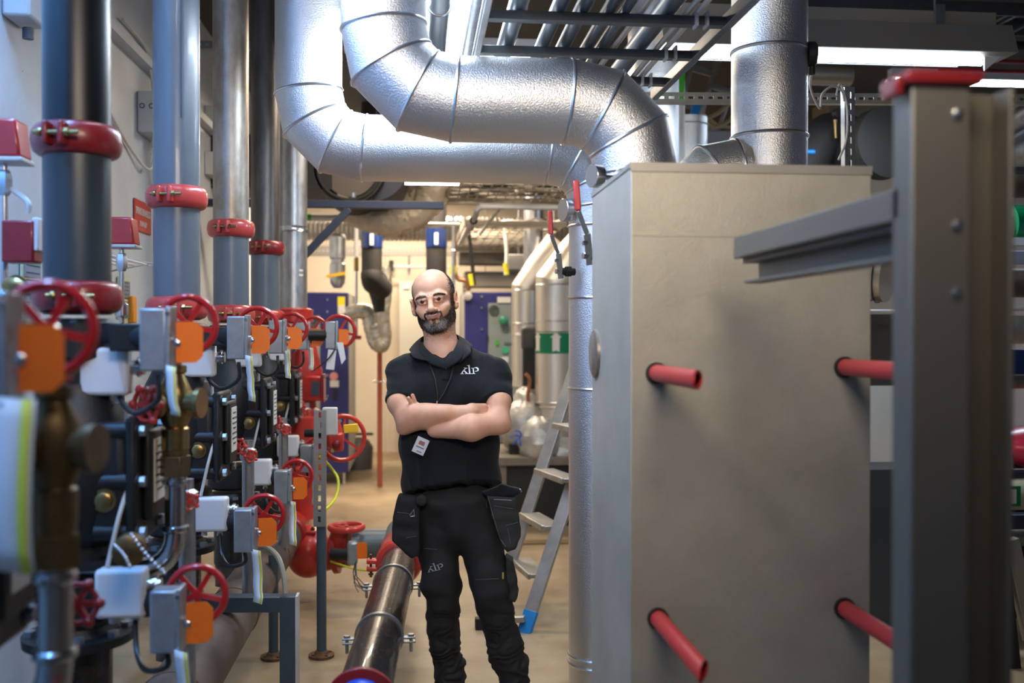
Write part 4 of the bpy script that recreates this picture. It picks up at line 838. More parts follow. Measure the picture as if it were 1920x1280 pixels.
# ================================================================== FAR ROOM, CENTRE
def cab(x0, x1, Y_, zt, dep, label, side):
    t = thing('blue_cabinet', label, 'cabinet', ((x0+x1)/2, Y_+dep/2, 0)); xm = (x0+x1)/2
    G().box((xm, Y_+dep/2, (zt+.12)/2), (x1-x0, dep, zt-.12)).build('body', BLUE, t, bevel=.01)
    G().box(((x1-.005) if side else (x0+.005), Y_+dep/2+.01, (zt+.12)/2), (.02, dep-.04, zt-.14)).build('side_panel', mat('cabinet side', (.42, .40, .36), .5), t)
    for a_ in (x0+.05, x1-.05):
        for b_ in (.05, dep-.05): G().cyl((a_, Y_+b_, 0), (a_, Y_+b_, .13), .018, n=12).lathe((a_, Y_+b_, 0), (0, 0, 1), [(0, .035), (.012, .035), (.02, .02)], 14).build('foot', CHR, t)
    return t
ca0, ca1 = at(520, 600, 10.4), at(653, 548, 10.4)
t = cab(ca0.x, ca1.x, 10.4, ca1.z, 1.15, 'blue cabinet on levelling feet at the left, behind the far red wheel', True)
d0, d1 = at(600, 592, 10.39), at(600, 880, 10.39)
G().box(((ca0.x+.05+d0.x)/2, 10.39, (d0.z+.55)/2), (d0.x-ca0.x-.05, .02, d0.z-.55)).build('door', mat('cabinet door grey', (.34, .34, .33), .5), t, bevel=.004)
c = at(590, 590, 10.37); c = at(588, 594, 10.37); g = G(); g.torus(c+V((0, 0, -.04)), (0, 1, 0), .05, .012, 28, 8).torus(c+V((0, 0, -.04)), (0, 1, 0), .022, .008, 20, 6); g.build('fan_grille', GREYD, t)
c = at(640, 566, 10.38); G().box(c, (.075, .004, .11)).build('warning_label', mat('warning yellow', (.85, .70, .02), .4), t); c = at(640, 580, 10.375); G().box(c, (.07, .004, .09)).build('paper_label', LBL, t)
c = at(626, 705, 10.38); G().lathe(c, (0, -1, 0), [(0, .042), (.01, .042)], 24).build('stop_button', mat('pink label', (.75, .30, .30), .5), t); c = at(627, 719, 10.38); G().box(c, (.09, .006, .07)).build('switch_label', LBL, t); c = at(628, 740, 10.37); G().box(c, (.03, .02, .11)).build('door_handle', RUBB, t, bevel=.005)
for py in (562, 584, 703, 742): 
    c = at(614, py, 10.39); G().lathe(c, (0, -1, 0), [(0, .013), (.008, .010)], 10).build('screw', CHR, t)
cb0, cb1 = at(871, 548, 10.4), at(1120, 900, 10.4)
t = cab(cb0.x, cb1.x, 10.4, at(871, 547, 10.4).z, 1.0, 'blue cabinet with grey door to the right of the man', False)
e0 = at(911, 568, 10.38); G().box(((e0.x+cb1.x)/2, 10.385, (e0.z+.75)/2), (cb1.x-e0.x-.05, .03, e0.z-.75)).build('door', CABG, t, bevel=.004)
G().box(((e0.x+cb1.x)/2, 10.385, .56), (cb1.x-e0.x-.05, .03, .30)).build('lower_door', mat('cabinet base grey', (.15, .165, .17), .5), t, bevel=.004)
for px in (926, 972): c = at(px, 581, 10.36); G().torus(c, (0, 1, 0), .045, .010, 28, 8).torus(c, (0, 1, 0), .02, .008, 20, 6).build('fan_grille', mat('dark grille', (.07, .08, .08), .5), t)
c = at(944, 601, 10.34); G().lathe(c, (0, -1, 0), [(0, .045), (.03, .05), (.045, .03)], 20).build('rotary_switch', mat('green switch', (.03, .22, .12), .4), t)
for (px, py, w1, h1, m_) in ((945, 562, .14, .06, LBL), (932, 642, .035, .055, GRNL), (954, 643, .10, .02, mat('grey print', (.12, .15, .16), .5)), (947, 674, .07, .06, LBL)): c = at(px, py, 10.36); G().box(c, (w1, .006, h1)).build('door_label', m_, t)
c = at(947, 656, 10.36); G().lathe(c, (0, -1, 0), [(0, .038), (.006, .038)], 24).build('round_label', mat('teal green label', (.05, .42, .24), .4), t)
for (px, py) in ((903, 556), (903, 577), (903, 617)): c = at(px, py, 10.39); G().lathe(c, (0, -1, 0), [(0, .013), (.008, .010)], 10).build('screw', CHR, t)
c = at(877, 555, 10.38); G().lathe(c, (0, -1, 0), [(0, .045), (.02, .045), (.025, .03)], 24).build('round_badge', LBL, t)
c = at(914, 633, 10.36); G().box(c, (.02, .02, .05)).build('latch', RUBB, t)
# blue bracket
bz_ = at(700, 384, 7.0); b1 = at(832, 384, 7.0); b2 = at(655, 392, 7.0); b3 = at(562, 492, 7.0)
t = thing('wall_bracket', 'dark blue steel bracket beam with diagonal brace, upper centre', 'beam', (-1.5, 7.0, bz_.z))
G().bar((-1.49, 7.0, bz_.z), (b1.x, 7.0, bz_.z), .055, .052).build('beam', BLUB, t, bevel=.003); G().bar((b2.x, 7.0, bz_.z-.03), (b3.x-.7, 7.0, b3.z-.73), .05, .05, up=(0, 1, 0)).build('brace', BLUB, t, bevel=.003)
G().hexb(at(663, 370, 7.0), (0, 0, 1), .016, .03).build('bolt', GALV, t)
# black duct mouth above the bracket
c = at(655, 315, 7.5); t = thing('black_duct', 'black insulated duct mouth with grey rim above the blue bracket', 'duct', c)
G().lathe(c, (0, 1, 0), [(0, .225), (.0, .26), (.05, .27), (.7, .27)], 48, caps=False).torus(c+V((0, -.01, 0)), (0, 1, 0), .235, .012, 48, 8).build('mouth', BLKR, t)
G().lathe(c+V((0, .08, 0)), (0, 1, 0), [(0, .20), (.02, .20)], 40).build('inner_plate', mat('brown grey disc', (.12, .10, .085), .6), t)
G().cyl(c+V((.16, .1, .04)), c+V((.16, 1.6, .04)), .27, n=40).build('duct', mat('navy duct', (.012, .015, .04), .5), t)
tag(G().box((at(590, 360, 7.8).x-.3, 7.8, at(590, 350, 7.8).z+.14), (.9, .6, .40)).build('dark_box_duct', RUBB), 'black box duct left of the round black duct mouth', 'duct')
# foil wrapped valve hump
t = thing('foil_wrapped_pipe', 'crumpled cream foil wrapped pipe bend behind the blue bracket', 'pipe', at(740, 400, 8.3))
g = G(); 
def crumple(pts, r, seed, n=26, k=10, amp=.09, sub=12):
    rnd = random.Random(seed); P = bez(pts, sub); gg = G(); rs = r if isinstance(r, (list, tuple)) else [r]*len(pts)
    rr = [rs[min(len(rs)-1, int(i/sub))]*(1-(i % sub)/sub)+rs[min(len(rs)-1, int(i/sub)+1)]*((i % sub)/sub) for i in range(len(P))]
    gg.tube(P, rr, n); c0 = [P[i//n] for i in range(len(P)*n)]
    for i in range(len(P)*n):
        v = V(gg.v[i]); e = v-c0[i]; gg.v[i] = tuple(c0[i]+e*(1+(rnd.random()-.5)*amp*2))
    return gg
crumple([at(650, 398, 8.3), at(700, 412, 8.3), at(745, 415, 8.3), at(790, 396, 8.3), at(815, 350, 8.3), at(812, 300, 8.3)], [.09, .11, .13, .11, .14, .2], 2).build('foil_wrap', mat('cream foil wrap', (.62, .53, .41), .5, .2, var=.2, vscale=10, bump=.6, bscale=18, voro=True), t)
crumple([at(735, 330, 8.6), at(760, 350, 8.6), at(780, 330, 8.6), at(770, 280, 8.6)], [.13, .16, .18, .2], 3).build('upper_wrap', FOIL, t)
hp(584, 645, 407, 8.8, .028, WHT2, 'white pipe with green end left of the foil bend'); hp(572, 584, 407, 8.8, .03, GRNL, 'green pipe end left of the foil bend')
# ribbed duct and wall tray
za = at(700, 428, 11.6).z; g = G(); prof = []; L_ = 3.6; n_ = 72
for i in range(n_*2+1): prof.append((i*L_/(2*n_), .15 if i % 2 else .135))
g.lathe((-1.45, 11.6, za), (1, 0, 0), prof, 32); tag(g.build('ribbed_duct', mat('cream ribbed duct', (.60, .55, .46), .45, .4)), 'cream ribbed flexible duct running across near the back wall', 'duct')
hp(560, 1060, 412, 10.8, .014, WHT2, 'thin pale pipe in front of the ribbed duct'); 
strut((at(560, 470, 11.9).x, 11.9, at(560, 470, 11.9).z), (at(940, 470, 11.9).x, 11.9, at(940, 470, 11.9).z), 'perforated grey tray under the ribbed duct', .12, m=mat('grey tray', (.35, .33, .30), .5, .3))
tag(G().box(at(680, 395, 9.5)+V((.25, .6, .32)), (2.7, .35, .30)).build('box_duct', mat('dull brown duct', (.13, .11, .09), .6)), 'dull brown box duct above the ribbed duct', 'duct')  # one even dull brown over the whole duct
# black pipes with blue sleeves
def sleeve_pipe(px, pytop, pyb, y0, y1, label, bend):
    Y_ = 9.6; a_ = at(px, pytop, Y_); b_ = at(px, pyb, Y_); t = thing('sleeved_pipe', label, 'pipe', b_)
    G().cyl((a_.x, Y_, H), (a_.x, Y_, b_.z), .098, n=32).build('pipe', BLKR, t)
    G().cyl((a_.x, Y_, at(px, y0, Y_).z), (a_.x, Y_, at(px, y1, Y_).z), .104, n=32).build('blue_sleeve', BLU2, t)
    c = at(px, (y0+y1)/2, Y_-.11); G().box(c, (.035, .006, .11)).build('label', LBL, t)
    if bend:
        G().tube(bez([(a_.x, Y_, b_.z+.02), (a_.x+.01, Y_, b_.z-.05), (a_.x+.10, Y_+.15, b_.z-.14)], 5), .105, 28).build('bend', BLKR, t)
        c = at(703, 528, 9.75); G().torus(c, (.3, -1, .3), .105, .03, 32, 10).ell(c, (.11, .11, .11), 20, 12).build('bend_bulge', BLKR, t)
        G().cyl(at(707, 545, 9.8), at(712, 585, 9.8), .085, .05, n=24).build('lower_reducer', RUBB, t)
sleeve_pipe(697, 420, 515, 432, 465, 'black insulated pipe with blue sleeve, the left one that bends', True)
sleeve_pipe(818, 395, 640, 430, 464, 'black insulated pipe with blue sleeve directly above the man', False)
# foil trap and red drain pipe
t = thing('foil_trap', 'shiny foil wrapped S bend beside the left blue cabinet', 'pipe', at(710, 650, 10))
crumple([at(650, 590, 10), at(672, 583, 10), at(692, 588, 10), at(698, 610, 10), at(706, 640, 10), at(716, 648, 10), at(722, 630, 10), at(716, 590, 10), at(722, 545, 10), at(722, 500, 10)], [.07, .075, .085, .09, .085, .07, .065, .08, .07, .05], 5, n=22, amp=.07).build('foil_wrap', FOIL, t)
a_ = at(712, 655, 10.2); tag(G().cyl((a_.x, 10.2, 0), (a_.x, 10.2, a_.z), .026, n=20).build('drain_pipe', mat('red brown pipe', (.36, .085, .04), .45)), 'thin red brown drain pipe standing on the floor left of the man', 'pipe')
G_ = thing('pipe_bracket', 'small wall bracket clip on the red brown drain pipe', 'clip', at(712, 715, 10.2)); G().torus(at(712, 715, 10.2), (0, 0, 1), .03, .008, 20, 6).build('clip', CHR, G_); G().cyl(at(700, 715, 10.3), at(722, 715, 10.3), .008, n=8).build('rod', CHR, G_)
t = thing('instrument_pipe', 'zinc pipe with yellow lever valve rising from the left blue cabinet', 'pipe', at(633, 545, 10.5)); Y_ = 10.5
a_ = at(633, 450, Y_); b_ = at(633, 540, Y_); G().lathe((b_.x, Y_, b_.z), (0, 0, 1), [(0, .04), (.05, .075), (.10, .082), (.25, .082), (.26, .07), (.30, .07), (.31, .085), (.53, .085), (.56, .06)], 28).build('filter_body', GALV, t)
G().bar(at(612, 518, 10.4), at(648, 512, 10.4), .025, .03).build('yellow_lever', YEL, t)
a_ = at(668, 410, 10); b_ = at(668, 632, 10); t = thing('gas_pipe', 'thin zinc pipe with brass joint hanging down in front of the back wall', 'pipe', b_); G().cyl((a_.x, 10, a_.z), (a_.x, 10, b_.z), .014, n=12).build('pipe', CHR, t); c = at(668, 508, 10); G().cyl(c, c+V((0, 0, .13)), .024, n=14).build('joint', BRASS, t); G().cyl(c+V((0, 0, .14)), c+V((0, 0, .45)), .022, n=14).build('sleeve', WHT2, t); G().cyl(b_+V((-.03, 0, 0)), b_+V((.05, 0, 0)), .022, n=12).build('end_cock', REDD, t)
# grey door/cabinet at back, wall boxes
c0, c1 = at(749, 528, 12.9), at(868, 845, 12.9); t = thing('wall_cabinet', 'tall pale grey cabinet against the back wall behind the man', 'cabinet', ((c0.x+c1.x)/2, 12.9, 0))
G().box(((c0.x+c1.x)/2, 13.0, c0.z/2), (c1.x-c0.x, .3, c0.z)).build('body', mat('pale grey cabinet', (.58, .55, .47), .45), t, bevel=.008); c = at(762, 538, 12.83); G().box(c, (.08, .006, .04)).build('label', LBL, t)
c = at(733, 495, 12.8); tag(G().box(c+V((0, .3, 0)), (.06, .05, .14)).build('wall_speaker', RUBB), 'small black box high on the back wall', 'box')
struct(G().box((at(726, 700, 13.15).x, 13.16, 1.3), (.03, .06, 2.6)).build('trim_2', wb))
hp(738, 860, 500, 12.9, .02, WHT2, 'thin pale conduit above the grey cabinet'); c = at(767, 515, 12.95); tag(G().cyl(c, c+V((0, 0, .25)), .018, n=10).build('cabinet_conduit', GALV), 'short conduit rising from the pale grey cabinet', 'conduit')
# copper and yellow bits near man's ear
t = thing('copper_bend', 'copper pipe bend with yellow tape above the right blue cabinet', 'pipe', at(868, 520, 10.2)); COP = mat('copper', (.50, .22, .12), .35, .9)
G().tube(bez([at(851, 440, 10.2), at(852, 500, 10.2), at(858, 522, 10.2), at(874, 527, 10.2), at(879, 545, 10.2)], 6), .022, 12).build('copper_pipe', COP, t); G().cyl(at(850, 498, 10.2), at(850, 514, 10.2), .036, n=14).build('yellow_tape', mat('warning yellow', (.85, .70, .02), .4), t)
hp(848, 853, 470, 9.9, .02, CHR, 'small zinc joint near the copper bend'); a_ = at(850, 400, 9.9); tag(G().cyl((a_.x, 9.9, a_.z), (a_.x, 9.9, at(850, 640, 9.9).z), .017, n=12).build('thin_pipe', CHR), 'thin bright vertical pipe just right of the man head', 'pipe')
for k, (px, py) in enumerate(((945, 470), (880, 490))): cable('hanging_cable', [at(px, py-50, 9.5), at(px+5, py, 9.5), at(px+3+k*6, py+45, 9.5)], .018, CABB if k else CABW, ('pale', 'black')[k]+' cable hanging above the right blue cabinet'); c = at(px+6, py+45, 9.5); tag(G().cyl(c, c+V((-.02, 0, .11)), .024, n=12).build('yellow_tape', mat('warning yellow', (.85, .70, .02), .4)), 'yellow tape on the '+('pale', 'black')[k]+' hanging cable', 'tape')
# dark ducts and boxes high behind the trays
for (x0, x1, y0, y1, Y_, m_, l) in ((860, 1070, 474, 498, 11.0, mat('dull brown duct', (.13, .11, .09), .6), 'dull duct under the far mesh trays, upper'), (870, 1070, 510, 540, 11.2, mat('grey beige duct', (.27, .24, .19), .5), 'grey beige duct above the right blue cabinet'), (950, 1060, 478, 508, 9.9, mat('grey duct plate', (.24, .23, .22), .4, .4), 'grey plate duct left of the silver bends')):
    a_, b_ = at(x0, y0, Y_), at(x1, y1, Y_); tag(G().box(((a_.x+b_.x)/2, Y_, (a_.z+b_.z)/2), (b_.x-a_.x, .3, a_.z-b_.z)).build('flat_duct', m_, bevel=.01), l, 'duct')
# mesh cable trays
def mesh_tray(x0, x1, y0, y1, z, label, nx, ny, m_, mess=0, seed=1):
    t = thing('mesh_tray', label, 'cable tray', (x0, y0, z)); g = G()
    for i in range(nx+1): x = x0+(x1-x0)*i/nx; g.cyl((x, y0, z), (x, y1, z), .006, n=6)
    for j in range(ny+1): y = y0+(y1-y0)*j/ny; g.cyl((x0, y, z-.008), (x1, y, z-.008), .008, n=6)
    g.build('wire_mesh', m_, t); 
    for x in (x0, x1): G().box((x, (y0+y1)/2, z+.03), (.012, y1-y0, .07)).build('side_rail', m_, t)
    for y in (y0, y1): G().box(((x0+x1)/2, y, z+.0), (x1-x0, .03, .05)).build('end_rail', m_, t)
    rnd = random.Random(seed)
    for k in range(mess):
        y = y0+(y1-y0)*rnd.random(); pts = [(x0+(x1-x0)*q/7, y+rnd.uniform(-.12, .12), z+.02+rnd.random()*.05) for q in range(8)]
        tag(G().tube(bez(pts, 4), rnd.choice((.007, .010, .013)), 6).build('tray_cable', rnd.choice((CABB, CABW, mat('ochre cable', (.30, .21, .09), .5), CABB))), 'cable lying loosely in '+label.split(',')[0], 'cable', 'cables in '+label.split(',')[0])
mesh_tray(at(845, 372, 7.6).x, at(1075, 372, 7.6).x+.15, 6.6, 8.4, 2.68, 'near mesh tray, tangled with cables under the silver duct', 14, 9, TRAYW, 26, 4)
mesh_tray(at(862, 440, 9.8).x, at(1012, 440, 9.8).x+.1, 8.7, 11.4, 2.52, 'far mesh tray, with sparse cables right of the man head', 10, 12, TRAYW, 9, 8)
a_ = at(895, 387, 7.4); b_ = at(1068, 385, 7.4); t = thing('white_conduit', 'cream conduit crossing under the near mesh tray with elbow', 'conduit', a_)
G().tube([(b_.x+.3, 7.4, a_.z), (a_.x+.03, 7.4, a_.z)]+[(a_.x, 7.43, a_.z-.02), (a_.x-.0, 7.6, a_.z-.05), (a_.x-.05, 9.2, a_.z-.12)], .022, 14).build('pipe', WHT2, t)
G().tube([(a_.x+.17, 7.4, a_.z-.01), (a_.x+.10, 8.6, a_.z-.08)], .014, 10).build('branch', WHT2, t)
for y in (7.7, 8.2, 8.7): G().torus((a_.x-.01, y, a_.z-.07), (0, 1, 0), .024, .008, 16, 6).build('ring', RUBB, t)
hp(795, 862, 420, 9.0, .016, WHT2, 'pale conduit with rounded end in front of the blue sleeve')
c = at(800, 343, 6.3); tag(G().box((at(810, 343, 6.3).x, 6.3, at(810, 342, 6.3).z), (.34, .09, .02)).build('lamp_cover', DIFF), 'thin glowing lamp edge just under the rear silver duct', 'lamp')
# silver pipes with green label
def bentpipe(px, r, Y_, ytop, ybot, label, up, mtl=ALUF):
    c = at(px, ytop, Y_); t = thing('clad_pipe', label, 'pipe', (c.x, Y_, at(px, ybot, Y_).z)); zb_ = at(px, ybot, Y_).z
    pts = [(c.x, Y_, zb_), (c.x, Y_, c.z), (c.x+up[0]*.5, Y_, c.z+up[1]*.55), (c.x+up[0], Y_, c.z+up[1])]
    G().tube(pts, r, 40, split=True).build('cladding', mtl, t, ang=60)
    for z in (c.z-.02, c.z-.32, c.z-.42, zb_+.01): G().torus((c.x, Y_, z), (0, 0, 1), r+.001, .005, 40, 6).build('joint_bead', ALUB, t)
    return t, c, zb_
t, c, zb_ = bentpipe(1042, .168, 8.3, 530, 755, 'wide silver clad pipe with green arrow label beside the man', (.35, .42))
zg0, zg1 = at(1042, 662, 8.3).z, at(1042, 621, 8.3).z; G().cyl((c.x, 8.3, zg0), (c.x, 8.3, zg1), .1695, n=44).build('green_label', GRN, t, label='green band with white arrows')
for ang in (-2.77, -1.70, -.6):
    e = V((math.cos(ang), math.sin(ang), 0)); s = V((-e.y, e.x, 0)); hh = (zg1-zg0)
    G().prism([(-.030, -hh*.42), (0, -hh*.36), (.030, -hh*.42), (.030, hh*.22), (.048, hh*.22), (0, hh*.46), (-.048, hh*.22), (-.030, hh*.22)], V((c.x, 8.3, (zg0+zg1)/2))+e*.1705, s, (0, 0, 1), .003).build('arrow', LBL, t)
zb2 = at(1042, 805, 8.3).z; G().tube([(c.x, 8.3, zb_+.02), (c.x, 8.3, zb2), (c.x+.1, 8.35, zb2-.16), (c.x+.3, 8.4, zb2-.2)], .150, 36, split=True).torus((c.x, 8.3, zb_-.03), (0, 0, 1), .15, .01, 36, 8).torus((c.x, 8.3, zb2+.06), (0, 0, 1), .151, .006, 36, 8).build('lower_bend', ALUF, t, ang=60)
t, c, zb_ = bentpipe(984, .118, 9.0, 540, 724, 'narrower silver clad pipe behind the labelled one', (.30, .42)); G().cyl((c.x, 9, zb_), (c.x, 9, zb_-.2), .085, n=30).build('lower_pipe', WHT2, t)
c = at(990, 665, 8.6); t = thing('black_actuator', 'dark grey cylindrical actuator between the two silver clad pipes', 'actuator', c); G().box(at(991, 634, 8.5), (.12, .12, .20)).build('head', mat('dark grey plastic', (.06, .055, .055), .5), t, bevel=.03, seg=3); G().box(at(991, 690, 8.5), (.10, .10, .36)).build('body', RUBB, t, bevel=.01)
tag(G().tube(bez([at(985, 700, 8.3), at(993, 712, 8.3), at(990, 745, 8.3), at(996, 760, 8.3)], 6), .015, 8).build('copper_lead', COP), 'thin copper pipe below the dark actuator', 'pipe')
tag(G().cyl(at(1000, 440, 9.2)+V((0, 0, -.35)), at(1000, 440, 9.2)+V((0, 0, .4)), .09, n=28).build('silver_stub', GALV), 'shiny short vertical duct stub above the silver bends', 'duct')
# foil wrapped pumps on a plinth
PW = mat('grey foil blanket', (.50, .49, .46), .45, .35, var=.3, vscale=9, bump=.9, bscale=14, voro=True)
t = thing('wrapped_pump', 'foil blanket wrapped pump tied with blue string beside the man elbow', 'pump', at(985, 850, 8.3))
for k, (px, py, Y_, rr) in enumerate(((980, 800, 8.35, (.20, .22, .23)), (1010, 828, 8.1, (.17, .2, .21)), (985, 760, 8.45, (.12, .15, .16)), (1052, 850, 8.2, (.26, .2, .14)))):
    c = at(px, py, Y_); g = G(); g.ell(c, rr, 30, 22, wob=.10, seed=k); g.build('foil_blanket', PW, t)
c = at(977, 820, 8.05); g = G()
for k in range(7): a_ = k*.9; g.tube(bez([c, c+V((.05*math.cos(a_), -.02, .05*math.sin(a_))), c+V((.09*math.cos(a_+.4), -.01, .07*math.sin(a_+.4)))], 5), .007, 6)
g.build('blue_string', mat('blue string', (.02, .12, .62), .5), t, label='blue string knot')
p0, p1 = at(942, 985, 8.0), at(1130, 985, 8.0); zt_ = at(950, 872, 8.0).z
t = thing('plinth', 'low black plinth with dusty brown top carrying the wrapped pump', 'plinth', ((p0.x+p1.x)/2, 8.4, 0))
G().box(((p0.x+p1.x)/2+.1, 8.45, zt_/2), (p1.x-p0.x+.2, .9, zt_)).build('body', RUBB, t); G().box(((p0.x+p1.x)/2+.1, 8.43, zt_+.035), (p1.x-p0.x+.26, .96, .07)).build('top_frame', mat('dusty brown steel', (.20, .165, .13), .6, var=.3), t, bevel=.006)
G().box((p0.x+.0, 8.0, zt_/2), (.06, .06, zt_)).build('corner_leg', MATS['dusty brown steel'], t); c = at(968, 845, 8.2); G().box(c+V((0, 0, -.02)), (.12, .1, .14)).build('pump_foot', RUBB, t)
# floor grating strip
tag(G().box((at(1030, 1003, 7.4).x+.1, 7.35, .006), (1.3, .12, .012)).build('floor_grating', mat('brown grating', (.16, .11, .05), .6)), 'narrow brown grating strip in the floor in front of the plinth', 'grating')
# pump flask and stool left
c = at(676, 880, 11.3); t = thing('gas_bottle', 'dark grey rounded canister on the floor left of the red brown pipe', 'canister', (at(672, 845, 11.6).x, 11.6, 0)); xx = at(672, 845, 11.6).x
G().lathe((xx, 11.6, 0), (0, 0, 1), [(0, .16), (.25, .17), (.33, .12), (.36, .05)], 28).build('body', mat('dark grey plastic', (.06, .055, .055), .5), t); G().box((xx+.05, 11.6, .40), (.24, .05, .03)).build('handle', RUBB, t, bevel=.008)
# ---- duct fittings near the box: gauges and lever valves
def gauge(c, axis, r, label):
    c = V(c); t = thing('thermometer', label, 'gauge', c); a = V(axis).normalized()
    G().lathe(c, a, [(-.02, r*.5), (-.018, r), (.012, r), (.014, r*.96)], 36).build('case', CHR, t); G().lathe(c+a*.012, a, [(0, r*.9), (.0015, r*.9)], 36).build('dial_face', GLS, t); G().cyl(c-a*.02, c-a*.09, .010, n=12).build('stem', CHR, t)
gauge(at(1116, 330, 3.2), (-1, -.42, 0), .038, 'round dial gauge at the top left corner of the box'); gauge(at(1060, 394, 4.28), (-1, -.36, 0), .050, 'round dial gauge on the left side of the rear vertical duct')
def lever(px0, py0, px1, py1, px2, py2, Y_, label, stub):
    a_, b_, c_ = at(px0, py0, Y_-.05), at(px1, py1, Y_-.05), at(px2, py2, Y_); t = thing('lever_valve', label, 'valve', c_)
    G().bar(a_, b_, .020, .016, up=(0, 1, 0)).build('grip', SLV, t, bevel=.005, label='red grip'); m1 = b_.lerp(c_, .45)+V((.012, 0, .005))
    G().bar(b_, m1, .016, .006, up=(0, 1, 0)).bar(m1, c_, .024, .006, up=(0, 1, 0)).build('lever_arm', CHR, t, bevel=.001)
    G().hexb(c_+V((-.005, 0, .03)), (-1, -.3, 0), .012, .02).build('nut', CHR, t); G().hexb(m1+V((.0, 0, -.03)), (-1, -.3, 0), .008, .016).build('nut', CHR, t)
    G().cyl(c_+V((0, 0, .03)), c_+V((stub, .02, .03)), .016, n=14).lathe(c_+V((.02, .0, .03)), (1, .2, 0), [(0, .024), (.022, .024)], 6).build('valve_stem', RUBB, t)
lever(1031, 395, 1033, 440, 1052, 522, 4.2, 'ball valve lever with red grip on the rear vertical duct', .06)
lever(1080, 338, 1084, 395, 1106, 497, 3.22, 'ball valve lever with red grip, larger, at the left edge of the box', .05)
# ---- step ladder behind the man
t = thing('step_ladder', 'aluminium step ladder with blue marked foot standing behind the man', 'ladder', at(980, 1180, 5.2))
f0 = at(984, 1180, 5.2); f0.z = 0.0
top_n = at(1090, 840, 5.66)          # near stile, up behind the duct
def lerpz(p, q, z): f = (z-p.z)/(q.z-p.z); return p.lerp(q, f)
n0 = at(984, 1183, 5.16); n1 = at(1066, 930, 5.38); nd = (n1-n0).normalized()
m0 = at(940, 1130, 5.65); m1 = at(1060, 745, 5.95)
m0 = at(965, 1030, 5.72); md = (m1-m0).normalized()
nA = n0-nd*.03; nB = n0+nd*2.1; mA = m0-md*.50; mB = m1+md*.7
G().bar(nA, nB, .075, .024, up=nd.cross(V((-.8, .6, 0)))).build('near_stile', LADA, t, bevel=.003)
G().bar(mA, mB, .075, .024, up=md.cross(V((-.8, .6, 0)))).build('far_stile', LADA, t, bevel=.003)
G().bar(nA-nd*.002, nA+nd*.14, .078, .028, up=nd.cross(V((-.8, .6, 0)))).build('blue_foot_mark', mat('blue marking', (.01, .20, .55), .4), t, bevel=.003, label='blue paint mark on the foot')
for (pa, pb, pc, pd) in (((958, 1032), (970, 1030), (1000, 1083), (990, 1097)),):
    pass
def tread(pxf, pyf, pxn, pyn):
    a_ = at(pxf, pyf, 5.74); b_ = at(pxn, pyn, 5.33); d_ = (b_-a_); d_.z = 0; dn = d_.normalized(); pr = V((-dn.y, dn.x, 0))
    if pr.x < 0: pr = -pr
    q0, q1 = V((a_.x, a_.y, (a_.z+b_.z)/2)), V((b_.x, b_.y, (a_.z+b_.z)/2))
    G().bar(q0+pr*.05, q1+pr*.05, .115, .022).build('tread', LADA, t, bevel=.003); G().bar(q0-pr*.01, q1-pr*.01, .02, .034).build('tread_nose', LADA, t, bevel=.006)
tread(960, 1040, 996, 1090); tread(978, 958, 1022, 998); tread(1006, 878, 1058, 906); tread(1040, 792, 1090, 815)
k0 = at(900, 1178, 5.2); G().bar((k0.x, 5.24, .035), (n0.x, n0.y, .07), .035, .03).build('stabiliser_bar', LADA, t, bevel=.003)
c = at(903, 1166, 5.3); G().box((at(905, 1166, 5.2).x, 5.24, .03), (.075, .05, .06)).build('rubber_foot', RUBB, t, bevel=.004)

# rods that hang the overhead runs from the ceiling
def hanger(x, y, z, label): tag(G().cyl((x, y, z), (x, y, H), .005, n=8).lathe((x, y, z-.002), (0, 0, 1), [(0, .012), (.012, .012)], 6).build('hanger_rod', STRUT), label, 'rod', 'threaded rods holding up overhead ducts and rails')
for nm in ('cream_pipe', 'lamp_cover', 'flat_duct', 'flat_duct.001', 'flat_duct.002', 'box_duct', 'ribbed_duct', 'mesh_tray', 'mesh_tray.001', 'cable_tray', 'strut_channel.002'):
    o = bpy.data.objects.get(nm)
    if not o: continue
    ms = [c for c in o.children if c.type == 'MESH'] or [o]
    vs = [V(c.data.vertices[i].co)+(V(o.location) if c is not o else V((0, 0, 0))) for c in ms for i in range(0, len(c.data.vertices), max(1, len(c.data.vertices)//400))]
    x0, x1 = min(v.x for v in vs), max(v.x for v in vs); y_ = sum(v.y for v in vs)/len(vs); zt_ = max(v.z for v in vs)
    for f in (.2, .8): hanger(x0+(x1-x0)*f, y_, zt_-.01, 'thin threaded rod holding an overhead duct or rail')
